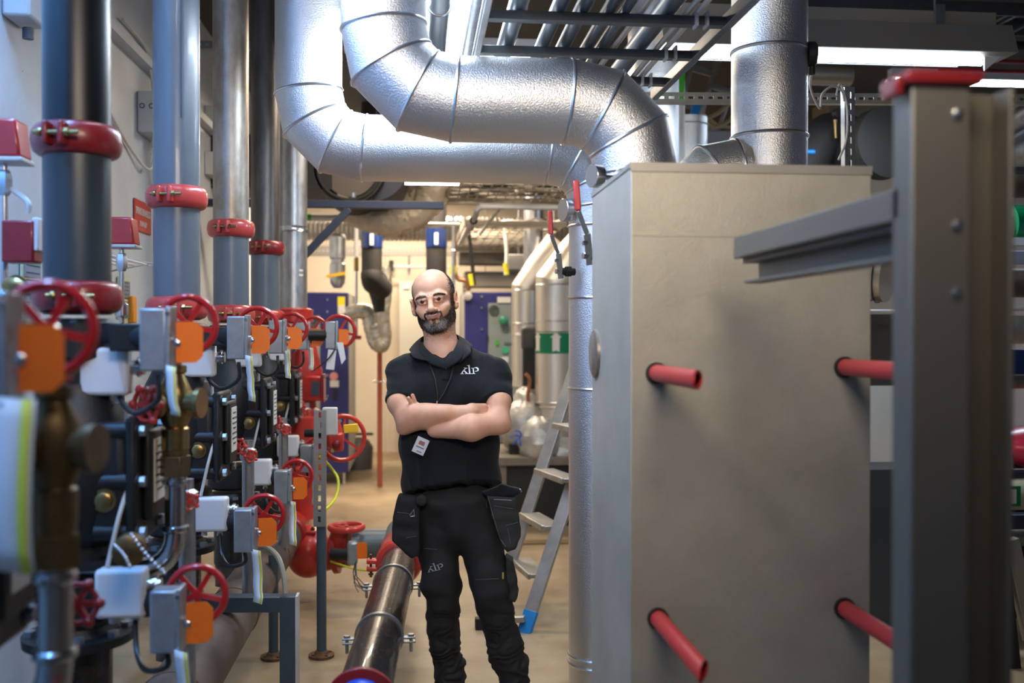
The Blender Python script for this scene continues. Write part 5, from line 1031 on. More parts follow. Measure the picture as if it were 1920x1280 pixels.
# ================================================================== THE MAN
from mathutils.bvhtree import BVHTree
from mathutils import noise as mnoise
fwd = V((math.sin(YAW), math.cos(YAW), 0)); rgt_ = V((math.cos(YAW), -math.sin(YAW), 0)); MZ = 4.1; MU = -120/FPX*MZ
MO = rgt_*MU+fwd*MZ
BAS = np.array([[*rgt_], [*fwd], [0, 0, 1]]); OO = np.array([*MO])
def toW(a): return np.asarray(a) @ BAS+OO
def P(px, py, d=0.):
    z = MZ+d; return np.array([(px-960)/FPX*z-MU, d, CAMZ+(625-py)/FPX*z])
class SDF:
    def __init__(s, lo, hi, h):
        s.lo = np.array(lo, float); s.h = h; s.n = np.ceil((np.array(hi)-s.lo)/h).astype(int)+1; s.g = np.full(s.n, 1., np.float32)
    def win(s, lo, hi):
        a = np.maximum(0, np.floor((np.array(lo)-s.lo)/s.h).astype(int)); b = np.minimum(s.n, np.ceil((np.array(hi)-s.lo)/s.h).astype(int)+1)
        if (b <= a).any(): return None
        ax = [(s.lo[i]+s.h*np.arange(a[i], b[i])).astype(np.float32) for i in range(3)]
        return (slice(a[0], b[0]), slice(a[1], b[1]), slice(a[2], b[2])), np.meshgrid(*ax, indexing='ij', sparse=True)
    def comb(s, sl, d, k, op):
        g = s.g[sl]; d = d.astype(np.float32)
        if op == 'sub':
            if k <= 0: s.g[sl] = np.maximum(g, -d); return
            h = np.clip(.5-.5*(g+d)/k, 0, 1); s.g[sl] = g*(1-h)+(-d)*h+k*h*(1-h); return
        if k <= 0: s.g[sl] = np.minimum(g, d); return
        h = np.maximum(k-np.abs(g-d), 0)/k; s.g[sl] = np.minimum(g, d)-h*h*k*.25
    def cone(s, a, b, ra, rb, k=.02, op='add', cut=None, flat=None):
        a = np.array(a, float); b = np.array(b, float); r = max(ra, rb)+k+.03
        w_ = s.win(np.minimum(a, b)-r, np.maximum(a, b)+r)
        if w_ is None: return
        sl, (X, Y, Z) = w_; ab = b-a; L2 = ab@ab
        t = np.clip(((X-a[0])*ab[0]+(Y-a[1])*ab[1]+(Z-a[2])*ab[2])/L2, 0, 1)
        dx, dy, dz = X-a[0]-ab[0]*t, Y-a[1]-ab[1]*t, Z-a[2]-ab[2]*t
        d = np.sqrt(dx*dx+dy*dy+dz*dz)-(ra+(rb-ra)*t)
        if flat is not None:      # squash along an axis: (unit vector, factor)
            ax, f = flat; q = (dx*ax[0]+dy*ax[1]+dz*ax[2]); d = np.sqrt(np.maximum(dx*dx+dy*dy+dz*dz+q*q*(f*f-1), 0))-(ra+(rb-ra)*t)
        if cut is not None:
            c, nn = cut; nn = np.array(nn)/np.linalg.norm(nn); d = np.maximum(d, (X-c[0])*nn[0]+(Y-c[1])*nn[1]+(Z-c[2])*nn[2])
        s.comb(sl, d, k, op)
    def ell(s, c, r, k=.02, op='add', R=None, cut=None):
        c = np.array(c, float); r = np.array(r, float); m = r.max()+k+.03 if R is not None else r+k+.03
        w_ = s.win(c-m, c+m)
        if w_ is None: return
        sl, (X, Y, Z) = w_; q = [X-c[0], Y-c[1], Z-c[2]]
        if R is not None: q = [q[0]*R[0][i]+q[1]*R[1][i]+q[2]*R[2][i] for i in range(3)]
        k0 = np.sqrt(sum((q[i]/r[i])**2 for i in range(3))); k1 = np.sqrt(sum((q[i]/r[i]**2)**2 for i in range(3)))+1e-6
        d = k0*(k0-1)/k1
        if cut is not None:
            cc, nn = cut; nn = np.array(nn)/np.linalg.norm(nn); d = np.maximum(d, (X-cc[0])*nn[0]+(Y-cc[1])*nn[1]+(Z-cc[2])*nn[2])
        s.comb(sl, d, k, op)
    def half(s, c, nn):           # keep the side behind the plane
        nn = np.array(nn)/np.linalg.norm(nn); X, Y, Z = [(s.lo[i]+s.h*np.arange(s.n[i])).astype(np.float32) for i in range(3)]
        X, Y, Z = np.meshgrid(X, Y, Z, indexing='ij', sparse=True); s.g = np.maximum(s.g, ((X-c[0])*nn[0]+(Y-c[1])*nn[1]+(Z-c[2])*nn[2]).astype(np.float32))
    def mesh(s):                  # surface nets
        g = s.g; g[0] = g[-1] = 1; g[:, 0] = g[:, -1] = 1; g[:, :, 0] = g[:, :, -1] = 1; ins = g < 0
        c = np.zeros(np.array(g.shape)-1, np.int8); N_ = c.shape
        for i in (0, 1):
            for j in (0, 1):
                for k in (0, 1): c += ins[i:i+N_[0], j:j+N_[1], k:k+N_[2]]
        act = np.argwhere((c > 0) & (c < 8)); idx = np.full(N_, -1, np.int32); idx[tuple(act.T)] = np.arange(len(act))
        acc = np.zeros((len(act), 3)); cnt = np.zeros(len(act))
        cor = [(i, j, k) for i in (0, 1) for j in (0, 1) for k in (0, 1)]; val = {q: g[act[:, 0]+q[0], act[:, 1]+q[1], act[:, 2]+q[2]] for q in cor}
        for q in cor:
            for ax in range(3):
                if q[ax] == 0:
                    q2 = list(q); q2[ax] = 1; q2 = tuple(q2); a, b = val[q], val[q2]; m = (a < 0) != (b < 0)
                    t = np.where(m, a/np.where(m, a-b, 1), 0); p = np.zeros((len(act), 3)); p[:] = q; p[:, ax] += t; acc[m] += p[m]; cnt[m] += 1
        v = s.lo+s.h*(act+acc/cnt[:, None]); F = []
        for ax in range(3):
            sh = [slice(0, n) for n in g.shape]; s0 = list(sh); s1 = list(sh); s0[ax] = slice(0, -1); s1[ax] = slice(1, None)
            A, B_ = ins[tuple(s0)], ins[tuple(s1)]; o1, o2 = [i for i in range(3) if i != ax]
            for fl_ in (0, 1):
                e = np.argwhere((A & ~B_) if fl_ else (~A & B_)); e = e[(e[:, o1] > 0) & (e[:, o2] > 0) & (e[:, o1] < N_[o1]) & (e[:, o2] < N_[o2])]
                def ix(d1, d2):
                    q = e.copy(); q[:, o1] -= d1; q[:, o2] -= d2; return idx[tuple(q.T)]
                Q = np.stack([ix(0, 0), ix(1, 0), ix(1, 1), ix(0, 1)], 1)
                F.append(Q if (fl_ == 1) == (ax != 1) else Q[:, ::-1])
        F = np.concatenate(F); return v, F[(F >= 0).all(1)]
def relax(v, F, it=1, lam=.5):
    for _ in range(it):
        acc = np.zeros_like(v); cnt = np.zeros(len(v))
        for i in range(4):
            a, b = F[:, i], F[:, (i+1) % 4]
            np.add.at(acc, a, v[b]); np.add.at(cnt, a, 1); np.add.at(acc, b, v[a]); np.add.at(cnt, b, 1)
        v = v*(1-lam)+lam*acc/np.maximum(cnt, 1)[:, None]
    return v
def normals(v, F):
    n = np.cross(v[F[:, 2]]-v[F[:, 0]], v[F[:, 3]]-v[F[:, 1]]); o = np.zeros_like(v)
    for i in range(4): np.add.at(o, F[:, i], n)
    return o/(np.linalg.norm(o, axis=1)[:, None]+1e-12)
def vnoise(p, sc, seed=0):
    return np.array([mnoise.noise((a*sc[0]+seed, b*sc[1], c*sc[2])) for a, b, c in p])
def mkmesh(name, v, F, m, parent, smooth=True):
    me = bpy.data.meshes.new(name); w_ = toW(v)-np.array(parent['_loc']); me.vertices.add(len(w_)); me.vertices.foreach_set('co', w_.astype(np.float32).ravel())
    F = np.asarray(F, np.int32); me.loops.add(F.size); me.loops.foreach_set('vertex_index', F.ravel()); me.polygons.add(len(F))
    me.polygons.foreach_set('loop_start', np.arange(0, F.size, F.shape[1], dtype=np.int32)); me.update(calc_edges=True); me.validate()
    me.polygons.foreach_set('use_smooth', [smooth]*len(me.polygons)); me.materials.append(m)
    o = bpy.data.objects.new(name, me); COL.objects.link(o); o.parent = parent; o['_loc'] = parent['_loc']; return o
man = thing('person', 'smiling bearded balding man, arms crossed, in a black polo shirt and work trousers', 'person', tuple(MO))
# ---- skin
SK = mat('skin', (.72, .385, .25), .55, var=.14, vscale=18, bump=.12, bscale=420)
_b = SK.node_tree.nodes['Principled BSDF']; _b.inputs['Subsurface Weight'].default_value = .18; _b.inputs['Subsurface Radius'].default_value = (.02, .008, .004); _b.inputs['Subsurface Scale'].default_value = .5
HS = 1.07; HR = Matrix.Rotation(math.radians(-10), 3, 'Y') @ Matrix.Rotation(math.radians(-4), 3, 'Z') @ Matrix.Rotation(math.radians(3), 3, 'X')
HRn = np.array([list(r) for r in HR]); HC = P(812.6, 561, .0)+np.array([0, .0, 0.])
def hf(p): return HC+HRn @ (np.array(p, float)*HS)
def hinv(v): return ((v-HC) @ HRn)/HS
def build_body():
    S = SDF((-.33, -.30, 1.10), (.36, .17, 1.85), .0021)
    he = lambda c, r, k=.02, op='add', R=None: S.ell(hf(c), np.array(r)*HS, k, op, HRn if R is None else HRn @ np.array([list(q) for q in R]))
    hc = lambda a, b, ra, rb, k=.01, op='add': S.cone(hf(a), hf(b), ra*HS, rb*HS, k, op)
    # skull and face
    he((0, .040, .028), (.080, .098, .088), .02); he((0, -.018, .036), (.067, .060, .064), .03); he((0, -.008, -.036), (.064, .070, .070), .03)
    he((0, -.014, -.082), (.052, .062, .040), .03); he((0, -.060, -.101), (.024, .020, .019), .025)
    for s in (-1, 1):
        he((s*.050, .015, -.066), (.018, .030, .032), .03); he((s*.045, -.053, -.031), (.021, .021, .016), .02); he((s*.036, -.060, -.048), (.017, .02, .018), .02); he((s*.041, -.067, -.035), (.012, .010, .010), .014)
        hc((s*.010, -.078, .0115), (s*.034, -.0745, .0150), .0090, .0090, .020); hc((s*.034, -.0745, .0150), (s*.056, -.056, .008), .0090, .007, .020)
        he((s*.031, -.094, -.001), (.020, .0125, .0115), .018, 'sub')
    hc((0, -.082, .006), (0, -.103, -.030), .0085, .0115, .012); he((0, -.107, -.035), (.0135, .0120, .0110), .008)
    for s in (-1, 1):
        he((s*.0150, -.095, -.038), (.0090, .0120, .0080), .006); he((s*.007, -.1005, -.0455), (.0042, .006, .0035), .003, 'sub')
        he((s*.0315, -.0715, -.001), (.0172, .0163, .0145), .007)                    # lid ball
        he((s*.0318, -.088, -.0026), (.0146, .012, .0024), .0015, 'sub')               # opening
        hc((s*.019, -.086, .0055), (s*.046, -.076, .0035), .0035, .003, .006)        # upper lid fold
        hc((s*.020, -.083, -.0105), (s*.043, -.0745, -.0095), .0032, .003, .007)     # lower lid bag
        hc((s*.024, -.094, -.036), (s*.036, -.079, -.060), .0022, .0018, .007, 'sub')  # smile fold
        hc((s*.006, -.086, .030), (s*.0055, -.087, .014), .0010, .0012, .004, 'sub')
        for q in (0, 1, 2): hc((s*.052, -.060, .003-q*.006), (s*.061, -.044, .007-q*.010), .0007, .0007, .003, 'sub')
    for z in (.040, .052, .064): hc((-.026, -.079+(.064-z)*-.12, z), (.030, -.078+(.064-z)*-.12, z+.002), .0007, .0007, .004, 'sub')
    # mouth
    he((0, -.076, -.060), (.030, .020, .018), .016)
    hc((0, -.0960, -.0545), (.025, -.085, -.0475), .0034, .0022, .005); hc((0, -.0960, -.0545), (-.025, -.085, -.0475), .0036, .0022, .005)
    hc((0, -.0960, -.0665), (.023, -.085, -.0560), .0050, .0025, .005); hc((0, -.0960, -.0670), (-.023, -.085, -.0560), .0050, .0025, .005)
    hc((0, -.1000, -.0605), (.028, -.0865, -.0508), .0036, .0018, .001, 'sub'); hc((0, -.1000, -.0605), (-.028, -.0865, -.0508), .0036, .0018, .001, 'sub')
    hc((0, -.095, -.0565), (0, -.100, -.0600), .001, .001, .001, 'sub')
    he((0, -.088, -.079), (.016, .006, .005), .008, 'sub')
    # ears
    for s in (-1, 1):
        R = Matrix.Rotation(s*.50, 3, 'Z') @ Matrix.Rotation(s*.12, 3, 'Y')
        he((s*.084, .014, -.016), (.0085, .0175, .032), .006, R=R); he((s*.082, .008, -.042), (.007, .010, .010), .008, R=R)
        he((s*.0905, .006, -.010), (.0055, .0095, .018), .004, 'sub', R=R); he((s*.088, .0, -.018), (.006, .006, .007), .004, 'sub', R=R)
    # neck and throat
    nk = P(829, 668, .015); jb = hf((0, .02, -.085))
    S.cone(jb, nk, .062, .066, .03); S.cone(hf((0, .045, -.03)), P(829, 655, .05), .055, .06, .03)
    S.cone(nk, P(838, 735, .01), .075, .12, .04); S.cone(P(800, 672, .02), P(760, 690, .01), .045, .045, .03); S.cone(P(862, 672, .02), P(925, 692, .01), .045, .045, .03)
    S.cone(hf((.045, .03, -.07)), P(836, 684, -.055), .010, .009, .02); S.cone(hf((-.045, .03, -.07)), P(828, 684, -.055), .010, .009, .02)
    S.ell(hf((.002, -.018, -.145)), (.012, .012, .016), .02)
    S.ell(P(840, 760, .01), (.15, .09, .16), .03)
    # arms
    sh = P(752, 693, .005); e1 = P(766, 787, -.125); w1 = P(884, 772, -.176)
    mm = P(751, 755, -.085); S.cone(P(754, 704, .005), mm, .040, .0505, .02); S.cone(mm, e1, .0515, .046, .02); m1 = e1+(w1-e1)*.30
    S.cone(e1, m1, .043, .046, .03); S.cone(m1, w1, .046, .029, .02); S.ell(P(755, 806, -.120), (.020, .024, .018), .03)
    S.cone(P(775, 772, -.150), P(835, 772, -.182), .032, .024, .035)
    S0 = S; S = SDF((-.33, -.30, 1.10), (.36, .17, 1.85), .0021)
    sh2 = P(934, 697, .005); e2 = P(934, 792, -.13); w2 = P(815, 806, -.150)
    m2 = P(884, 802, -.200); mm = P(934, 752, -.082); S.cone(P(930, 706, .005), mm, .040, .0495, .02); S.cone(mm, e2, .0505, .043, .02)
    S.cone(e2, m2, .041, .048, .03); S.cone(m2, w2, .048, .031, .03); S.ell(P(949, 798, -.115), (.017, .024, .020), .028)
    return S0, S, w1, w2, e1, e2
S0, S, w1, w2, e1, e2 = build_body()
def hand(wr, kn, side, tips, thumb, r=.0088):
    """palm from the wrist to the row of knuckles, five separate bent fingers"""
    wr, kn, side = np.array(wr), np.array(kn), np.array(side)/np.linalg.norm(side); ax = (kn-wr)/np.linalg.norm(kn-wr); nn = np.cross(ax, side); nn /= np.linalg.norm(nn)
    for q in (-.030, -.010, .010, .030): S.cone(wr+side*q*.6, kn+side*q, .016, .0125, .012)
    for i, q in enumerate((-.033, -.011, .011, .032)):
        a = kn+side*q; b, c = tips[i]; b, c = np.array(b), np.array(c); rr = r*(.98, 1, .96, .86)[i]
        S.cone(a, b, rr*1.12, rr, .004); S.cone(b, c, rr, rr*.86, .003)
    a, b, c = [np.array(q) for q in thumb]; S.cone(a, b, .014, .0105, .012); S.cone(b, c, .0105, .009, .004)
# his left hand: comes up behind the right forearm, fingers lie on the right upper arm
k = P(787, 778, -.125)
hand(w2, k, P(800, 790, -.12)-P(776, 766, -.135), [(P(775, 764, -.150), P(766.0, 746, -.166)), (P(781, 762, -.150), P(773.5, 741, -.158)), (P(789, 770, -.14), P(781, 756, -.142)), (P(797, 780, -.13), P(790, 768, -.13))], (P(800, 800, -.13), P(782, 796, -.12), P(768, 790, -.115)))
SL = S; S = S0
# his right hand: tucked behind the left upper arm
k = P(908, 776, -.145)
hand(w1, k, (0, .2, 1), [(P(921, 790, -.128), P(931, 794, -.105)), (P(922, 782, -.122), P(934, 784, -.10)), (P(922, 774, -.118), P(933, 775, -.098)), (P(918, 767, -.118), P(927, 766, -.10))], (P(892, 774, -.165), P(905, 780, -.150), P(916, 784, -.145)))
h_ = np.maximum(.005-np.abs(S.g-SL.g), 0)/.005; S.g = np.minimum(S.g, SL.g)-h_*h_*.005*.25; del SL, S0, h_
bv, bF = S.mesh(); bv = relax(bv, bF, 1, .35); body = mkmesh('body', bv, bF, SK, man); body.data.materials.append(mat('lips', (.50, .20, .165), .42))
fc = hinv(bv[bF].mean(1)); ax_f = np.abs(fc[:, 0]); lip = (ax_f < .024) & (fc[:, 1] < -.084) & (fc[:, 2] < -.0515+ax_f*.20) & (fc[:, 2] > -.0705+ax_f*.30)
body.data.polygons.foreach_set('material_index', lip.astype(np.int32)); bn = normals(bv, bF); del S
# eyes, teeth
EYE = mat('eye white', (.34, .31, .29), .15, coat=1); IRS = mat('dark iris', (.035, .02, .012), .1, coat=1)
for s in (-1, 1):
    c = hf((s*.0315, -.0725, -.001)); g = G(); g.ell(toW(c), (.0142*HS,)*3, 24, 16); o = g.build('eye', EYE, man)
    gz = hf((s*.0315+.0005, -.0865, -.0014)); d_ = V(toW(gz)-toW(c)).normalized(); cc = V(toW(c))
    G().lathe(cc+d_*.0135*HS, d_, [(0, .0080), (.0012, .0072), (.0018, .003)], 20).build('iris', IRS, o)
g = G(); tp = [V(toW(hf((x, -.0960+abs(x)**2*16, -.0588+abs(x)*.24)))) for x in np.linspace(-.016, .016, 9)]
for i in range(8): g.bar(tp[i], tp[i+1], .004, .0052)
g.build('teeth', mat('teeth', (.62, .56, .48), .3), man, bevel=.0006)
# ---- hair: short fine strands set on the skin
def strands(name, m, region, count, L0, L1, wid, down, parent, seed, jit=.35, lift=.5, label=None):
    rnd = np.random.RandomState(seed); hp_ = hinv(bv); dens = region(hp_, bn @ HRn); c = np.nonzero(dens > 0)[0]
    pr = dens[c]/dens[c].sum(); pick = rnd.choice(c, count, p=pr); V_ = []; F_ = []
    for n_, i in enumerate(pick):
        p = bv[i]+rnd.uniform(-.0012, .0012, 3); nrm = bn[i]; dv = HRn @ (np.array(down(hp_[i]))+rnd.uniform(-jit, jit, 3)); dv -= nrm*(dv@nrm); dv /= np.linalg.norm(dv)+1e-9
        L_ = rnd.uniform(L0, L1); t = nrm*lift+dv; t /= np.linalg.norm(t); sd = np.cross(t, nrm); sd /= np.linalg.norm(sd)+1e-9; u2 = np.cross(t, sd)
        b = p-nrm*.0008; mid = p+t*L_*.55; tip = mid+(t*.6+dv*.5-nrm*.1)*L_*.45; o = len(V_)
        for q, rr in ((b, wid), (mid, wid*.8)):
            V_ += [q+sd*rr, q-sd*rr*.5+u2*rr*.87, q-sd*rr*.5-u2*rr*.87]
        V_.append(tip)
        for k in range(3): k2 = (k+1) % 3; F_ += [(o+k, o+k2, o+3+k2), (o+k, o+3+k2, o+3+k), (o+3+k, o+3+k2, o+6)]
    ob = mkmesh(name, np.array(V_), F_, m, parent, False)
    if label: ob['label'] = label
    return ob
sm = lambda x, a, b: np.clip((x-a)/(b-a), 0, 1)
def beard_r(h, n):
    x, y, z = np.abs(h[:, 0]), h[:, 1], h[:, 2]
    cheek = -.040-.030*sm(-y, .02, .075)+.010*sm(x, .05, .07)                     # upper line falls towards the mouth
    lim = -.124+.75*np.maximum(0, x-.022); a = sm(cheek-z, -.004, .016)*sm(.022-y, 0, .02)*sm(z, lim-.012, lim+.010)*(x < .078)*(.55+.45*sm(.062-x, 0, .02))
    mou = (x < .034) & (z < -.044) & (z > -.066) & (y < -.070); a = np.where(mou, sm(-.044-z, 0, .003)*1.2, a)
    lips = (x < .0300-np.abs(z+.0560)*.6) & (z < -.0525+x*.22) & (z > -.0722+x*.30) & (y < -.075); a = np.where(lips, 0, a)
    soul = (x < .020) & (z < -.0715) & (z > -.088) & (y < -.07); a = np.where(soul & ((x > .007)), a*.12, a)
    ear = (x > .079); a = np.where(ear, 0, a); return a*(n[:, 2] > -.97)
def grey_r(h, n):
    x, y, z = np.abs(h[:, 0]), h[:, 1], h[:, 2]
    return beard_r(h, n)*(np.exp(-((x-.024)/.015)**2)*np.exp(-((z+.092)/.017)**2)+.25*np.exp(-(x/.02)**2)*np.exp(-((z+.102)/.012)**2))*(y < -.035)
BD = mat('dark beard hair', (.042, .028, .020), .6, col2=(.016, .012, .010), vscale=200); BG = mat('grey beard hair', (.40, .38, .37), .6); BB = mat('brown stubble', (.085, .048, .026), .65)
dn = lambda h: (h[0]*2.5, -.15, -1)
strands('beard', BD, beard_r, 10500, .004, .0085, .00040, dn, man, 1, lift=.45)
strands('beard_grey', BG, grey_r, 1500, .006, .011, .00042, dn, man, 2, lift=.6, label='grey streaks on the chin of the beard')
def stub_r(h, n):
    x, y, z = np.abs(h[:, 0]), h[:, 1], h[:, 2]; side = sm(x, .056, .066)*sm(.035-y, 0, .02)*sm(y, -.045, -.02)*sm(.0-z, -.02, .01)*(z > -.07)*(x < .0785)
    under = sm(-.105-z, 0, .02)*sm(z, -.165, -.135)*(y < .01)*(x < .055); return (side*.8+under*.5)
strands('stubble', BB, stub_r, 2600, .003, .005, .00032, dn, man, 3, lift=.3)
def hair_r(h, n):
    x, y, z = np.abs(h[:, 0]), h[:, 1], h[:, 2]
    front = -.028+.055*sm(z, .03, .10)+.0*x                                     # receding hairline
    a = sm(y-front, 0, .012)*sm(x, .050-.03*sm(y, .04, .09), .062-.03*sm(y, .04, .09))*(z > -.035)
    back = (y > .055)*(z > -.07); crown = (z > .05)*sm(y-.040, 0, .015)*.9
    temple = sm(x, .064, .070)*sm(z, -.02, .0)*(z < .07)*sm(y, -.040, -.030)
    return np.where((x > .079) & (z < .012), 0, np.maximum(np.maximum(np.maximum(a, crown), back*1.), temple*.5))
HD = mat('dark hair', (.028, .020, .016), .6)
strands('hair', HD, hair_r, 11000, .005, .009, .00045, lambda h: (h[0]*1.2, .35, -.55), man, 4, lift=.35)
def brow_r(h, n):
    x, y, z = np.abs(h[:, 0]), h[:, 1], h[:, 2]; c = .0150+.0028*np.sin(np.clip((x-.012)/.046, 0, 1)*2.6)-.0065*sm(x, .034, .058)
    return ((x > .013) & (x < .056) & (y < -.03))*np.exp(-((z-c)/(.0036-.0012*sm(x, .03, .056)))**2)*(np.abs(z-c) < .006)
strands('eyebrows', mat('brow hair', (.045, .027, .018), .6), brow_r, 1100, .004, .006, .00036, lambda h: (np.sign(h[0])*1.3, 0, .05), man, 6, jit=.25, lift=.25)
# ---- polo shirt
SHM = mat('black polo cotton', (.007, .0085, .011), .85, bump=.25, bscale=700); SHM.node_tree.nodes['Principled BSDF'].inputs['Specular IOR Level'].default_value = .25; SHM.node_tree.nodes['Principled BSDF'].inputs['Sheen Weight'].default_value = .08; SHM.node_tree.nodes['Principled BSDF'].inputs['Sheen Roughness'].default_value = .5
S = SDF((-.33, -.24, .83), (.36, .22, 1.62), .0028)
S.ell(P(838, 742, .0), (.185, .128, .20), .03); S.ell(P(843, 830, -.002), (.205, .140, .20), .04); S.ell(P(848, 903, .0), (.203, .145, .17), .04)
S.cone(P(772, 706, .005), P(910, 709, .005), .062, .062, .05); S.cone(P(828, 660, .03), P(762, 692, .01), .050, .052, .03); S.cone(P(834, 660, .03), P(924, 695, .01), .052, .052, .03)
S.ell(P(800, 735, -.05), (.085, .075, .08), .04); S.ell(P(882, 735, -.05), (.085, .075, .08), .04)
S.half(P(840, 917, 0), (.12, -.35, -1))
def sleeve(a, b, ra, rb, cutp, cutn):
    S.cone(a, b, ra, rb, .06, cut=(cutp, cutn)); ab = (b-a)/np.linalg.norm(b-a)
    S.cone(a+ab*.05, b+ab*.05, rb-.0075, rb-.0075, .003, 'sub', cut=(cutp-ab*.035, -np.array(cutn)))
a, b = P(753, 703, .0), P(750, 768, -.102); ax_ = (b-a)/np.linalg.norm(b-a); sleeve(a, b+ax_*.04, .060, .0625, P(749, 752, -.08), ax_+np.array([.0, -.05, 0]))
a, b = P(931, 705, .0), P(935, 768, -.104); ax_ = (b-a)/np.linalg.norm(b-a); sleeve(a, b+ax_*.04, .059, .0625, P(934, 750, -.08), ax_+np.array([.0, -.05, 0]))
# neckline: V opening and neck hole
nkc = P(829, 660, .02); S.cone(P(828, 648, .02), P(830, 690, .0), .064, .055, .004, 'sub'); S.cone(P(828, 650, -.06), P(834, 676, -.10), .050, .006, .004, 'sub'); S.cone(P(828, 650, -.12), P(834, 676, -.16), .050, .006, .004, 'sub')
sv, sF = S.mesh(); sv = relax(sv, sF, 2); n_ = normals(sv, sF)
fold = vnoise(sv, (16, 9, 4.5), 3); f2 = vnoise(sv, (9, 9, 22), 11); low = sm(1.36-sv[:, 2], .2, .5)
arm = sm(np.abs(sv[:, 0]-.01), .165, .20)*sm(sv[:, 2], 1.18, 1.24)
dsp = (.0055+.007*low)*(1-2*np.abs(fold))*(1-arm)+arm*.010*f2*sm(sv[:, 2], 1.27, 1.33)+f2*.003*low
sv = sv+n_*dsp[:, None]; shirt = mkmesh('polo_shirt', sv, sF, SHM, man); sbvh = BVHTree.FromPolygons([V(q) for q in toW(sv)], [tuple(int(i) for i in q) for q in sF]); del S
CAM = V((0, 0, CAMZ))
def hit(px, py, bv_=None, off=.001):
    d = ray(px, py).normalized(); r = (bv_ or sbvh).ray_cast(CAM, d)
    return r[0]-d*off if r[0] else V(toW(P(px, py, -.13)))
# collar: two folded leaves and stand
def ribbon(name, A, B, m, parent, th=.003, sub=10):
    a, b = bez(A, sub), bez(B, sub); vs = []; nrow = 5
    for i in range(len(a)):
        for k in range(nrow+1):
            f = k/nrow; q = a[i].lerp(b[i], f); q = q+(q-V(toW(P(828, 660, .03)))).normalized()*.004*math.sin(f*math.pi); vs.append(q)
    n1 = nrow+1; o = G().add(vs, [(i*n1+k, i*n1+k+1, (i+1)*n1+k+1, (i+1)*n1+k) for i in range(len(a)-1) for k in range(nrow)]).build(name, m, parent, ang=80)
    s_ = o.modifiers.new('s', 'SOLIDIFY'); s_.thickness = th; s_.offset = 1; return o
W_ = lambda px, py, d: V(toW(P(px, py, d)))
ribbon('collar_leaf', [W_(800, 668, -.082), W_(793, 655, -.058), W_(789, 643, -.02), W_(789, 633, .025), W_(800, 628, .075), W_(828, 627, .095)],
       [W_(807, 676, -.118), W_(778, 671, -.098), W_(770, 660, -.04), W_(768, 654, .02), W_(785, 648, .10), W_(828, 647, .125)], SHM, man)
ribbon('collar_leaf', [W_(848, 668, -.082), W_(858, 654, -.058), W_(860, 641, -.02), W_(859, 631, .025), W_(852, 627, .075), W_(828, 627, .095)],
       [W_(862, 680, -.118), W_(881, 664, -.098), W_(882, 654, -.04), W_(884, 647, .02), W_(868, 644, .10), W_(828, 647, .125)], SHM, man)
ribbon('collar_stand', [W_(833, 677, -.122), W_(812, 664, -.095), W_(797, 650, -.055), W_(792, 640, -.01)], [W_(835, 692, -.128), W_(806, 681, -.120), W_(790, 664, -.085), W_(782, 652, -.03)], SHM, man)
ribbon('collar_stand', [W_(834, 677, -.122), W_(847, 662, -.095), W_(855, 648, -.055), W_(858, 638, -.01)], [W_(836, 692, -.128), W_(862, 676, -.120), W_(868, 660, -.085), W_(871, 648, -.03)], SHM, man)
pts = [(831, 680), (845, 680), (842, 712), (828, 712)]
g = G(); q = [[hit(831+(14*f)-3*e, 682+30*e, off=.0015) for f in (0, .5, 1)] for e in np.linspace(0, 1, 7)]
vs = [p for r in q for p in r]; g.add(vs, [(i*3+k, i*3+k+1, i*3+k+4, i*3+k+3) for i in range(6) for k in range(2)]); o = g.build('placket', SHM, man); s_ = o.modifiers.new('s', 'SOLIDIFY'); s_.thickness = .003; s_.offset = 0
c = hit(834, 690, off=.004); G().lathe(c, -ray(834, 690), [(0, .0045), (.002, .004)], 14).build('button', mat('dark button', (.10, .10, .10), .25), man)
# sleeve seams and hem lines
def seam(pts, r=.0012, nm='seam'):
    P_ = []
    for i in range(len(pts)-1):
        for k in range(8): f = k/8; P_.append(hit(pts[i][0]*(1-f)+pts[i+1][0]*f, pts[i][1]*(1-f)+pts[i+1][1]*f, off=.0004))
    ok = [P_[0]]
    for p in P_[1:]:
        if (p-ok[-1]).length < .03 and (p-ok[-1]).length > .001: ok.append(p)
    if len(ok) > 2: G().tube(ok, r, 6).build(nm, SHM, man)
seam([(760, 670), (768, 682), (775, 700), (778, 726)], .0022); seam([(906, 668), (908, 684), (906, 708), (905, 730)], .0022)
# logo strokes, laid on the cloth
LOGO = [[(458, 835, 64), (490, 760, 52), (560, 680, 40), (635, 595, 40), (668, 572, 52)], [(556, 548, 16), (650, 566, 40), (742, 574, 34)], [(360, 878, 10), (460, 862, 44), (562, 874, 12)], [(540, 675, 40), (620, 750, 66), (700, 830, 62), (745, 856, 40)],
        [(606, 872, 10), (700, 858, 40), (800, 872, 24), (872, 856, 44), (960, 872, 24), (1080, 858, 44), (1186, 874, 10)], [(712, 436, 8), (800, 432, 40), (850, 412, 44)], [(828, 415, 66), (845, 600, 70), (872, 850, 74)],
        [(942, 566, 8), (1000, 574, 34), (1060, 586, 50)], [(1052, 575, 62), (1070, 720, 64), (1084, 850, 68)], [(1085, 578, 26), (1150, 543, 32), (1220, 542, 52), (1290, 580, 70), (1318, 640, 76), (1306, 700, 66), (1240, 732, 40), (1150, 736, 26)]]
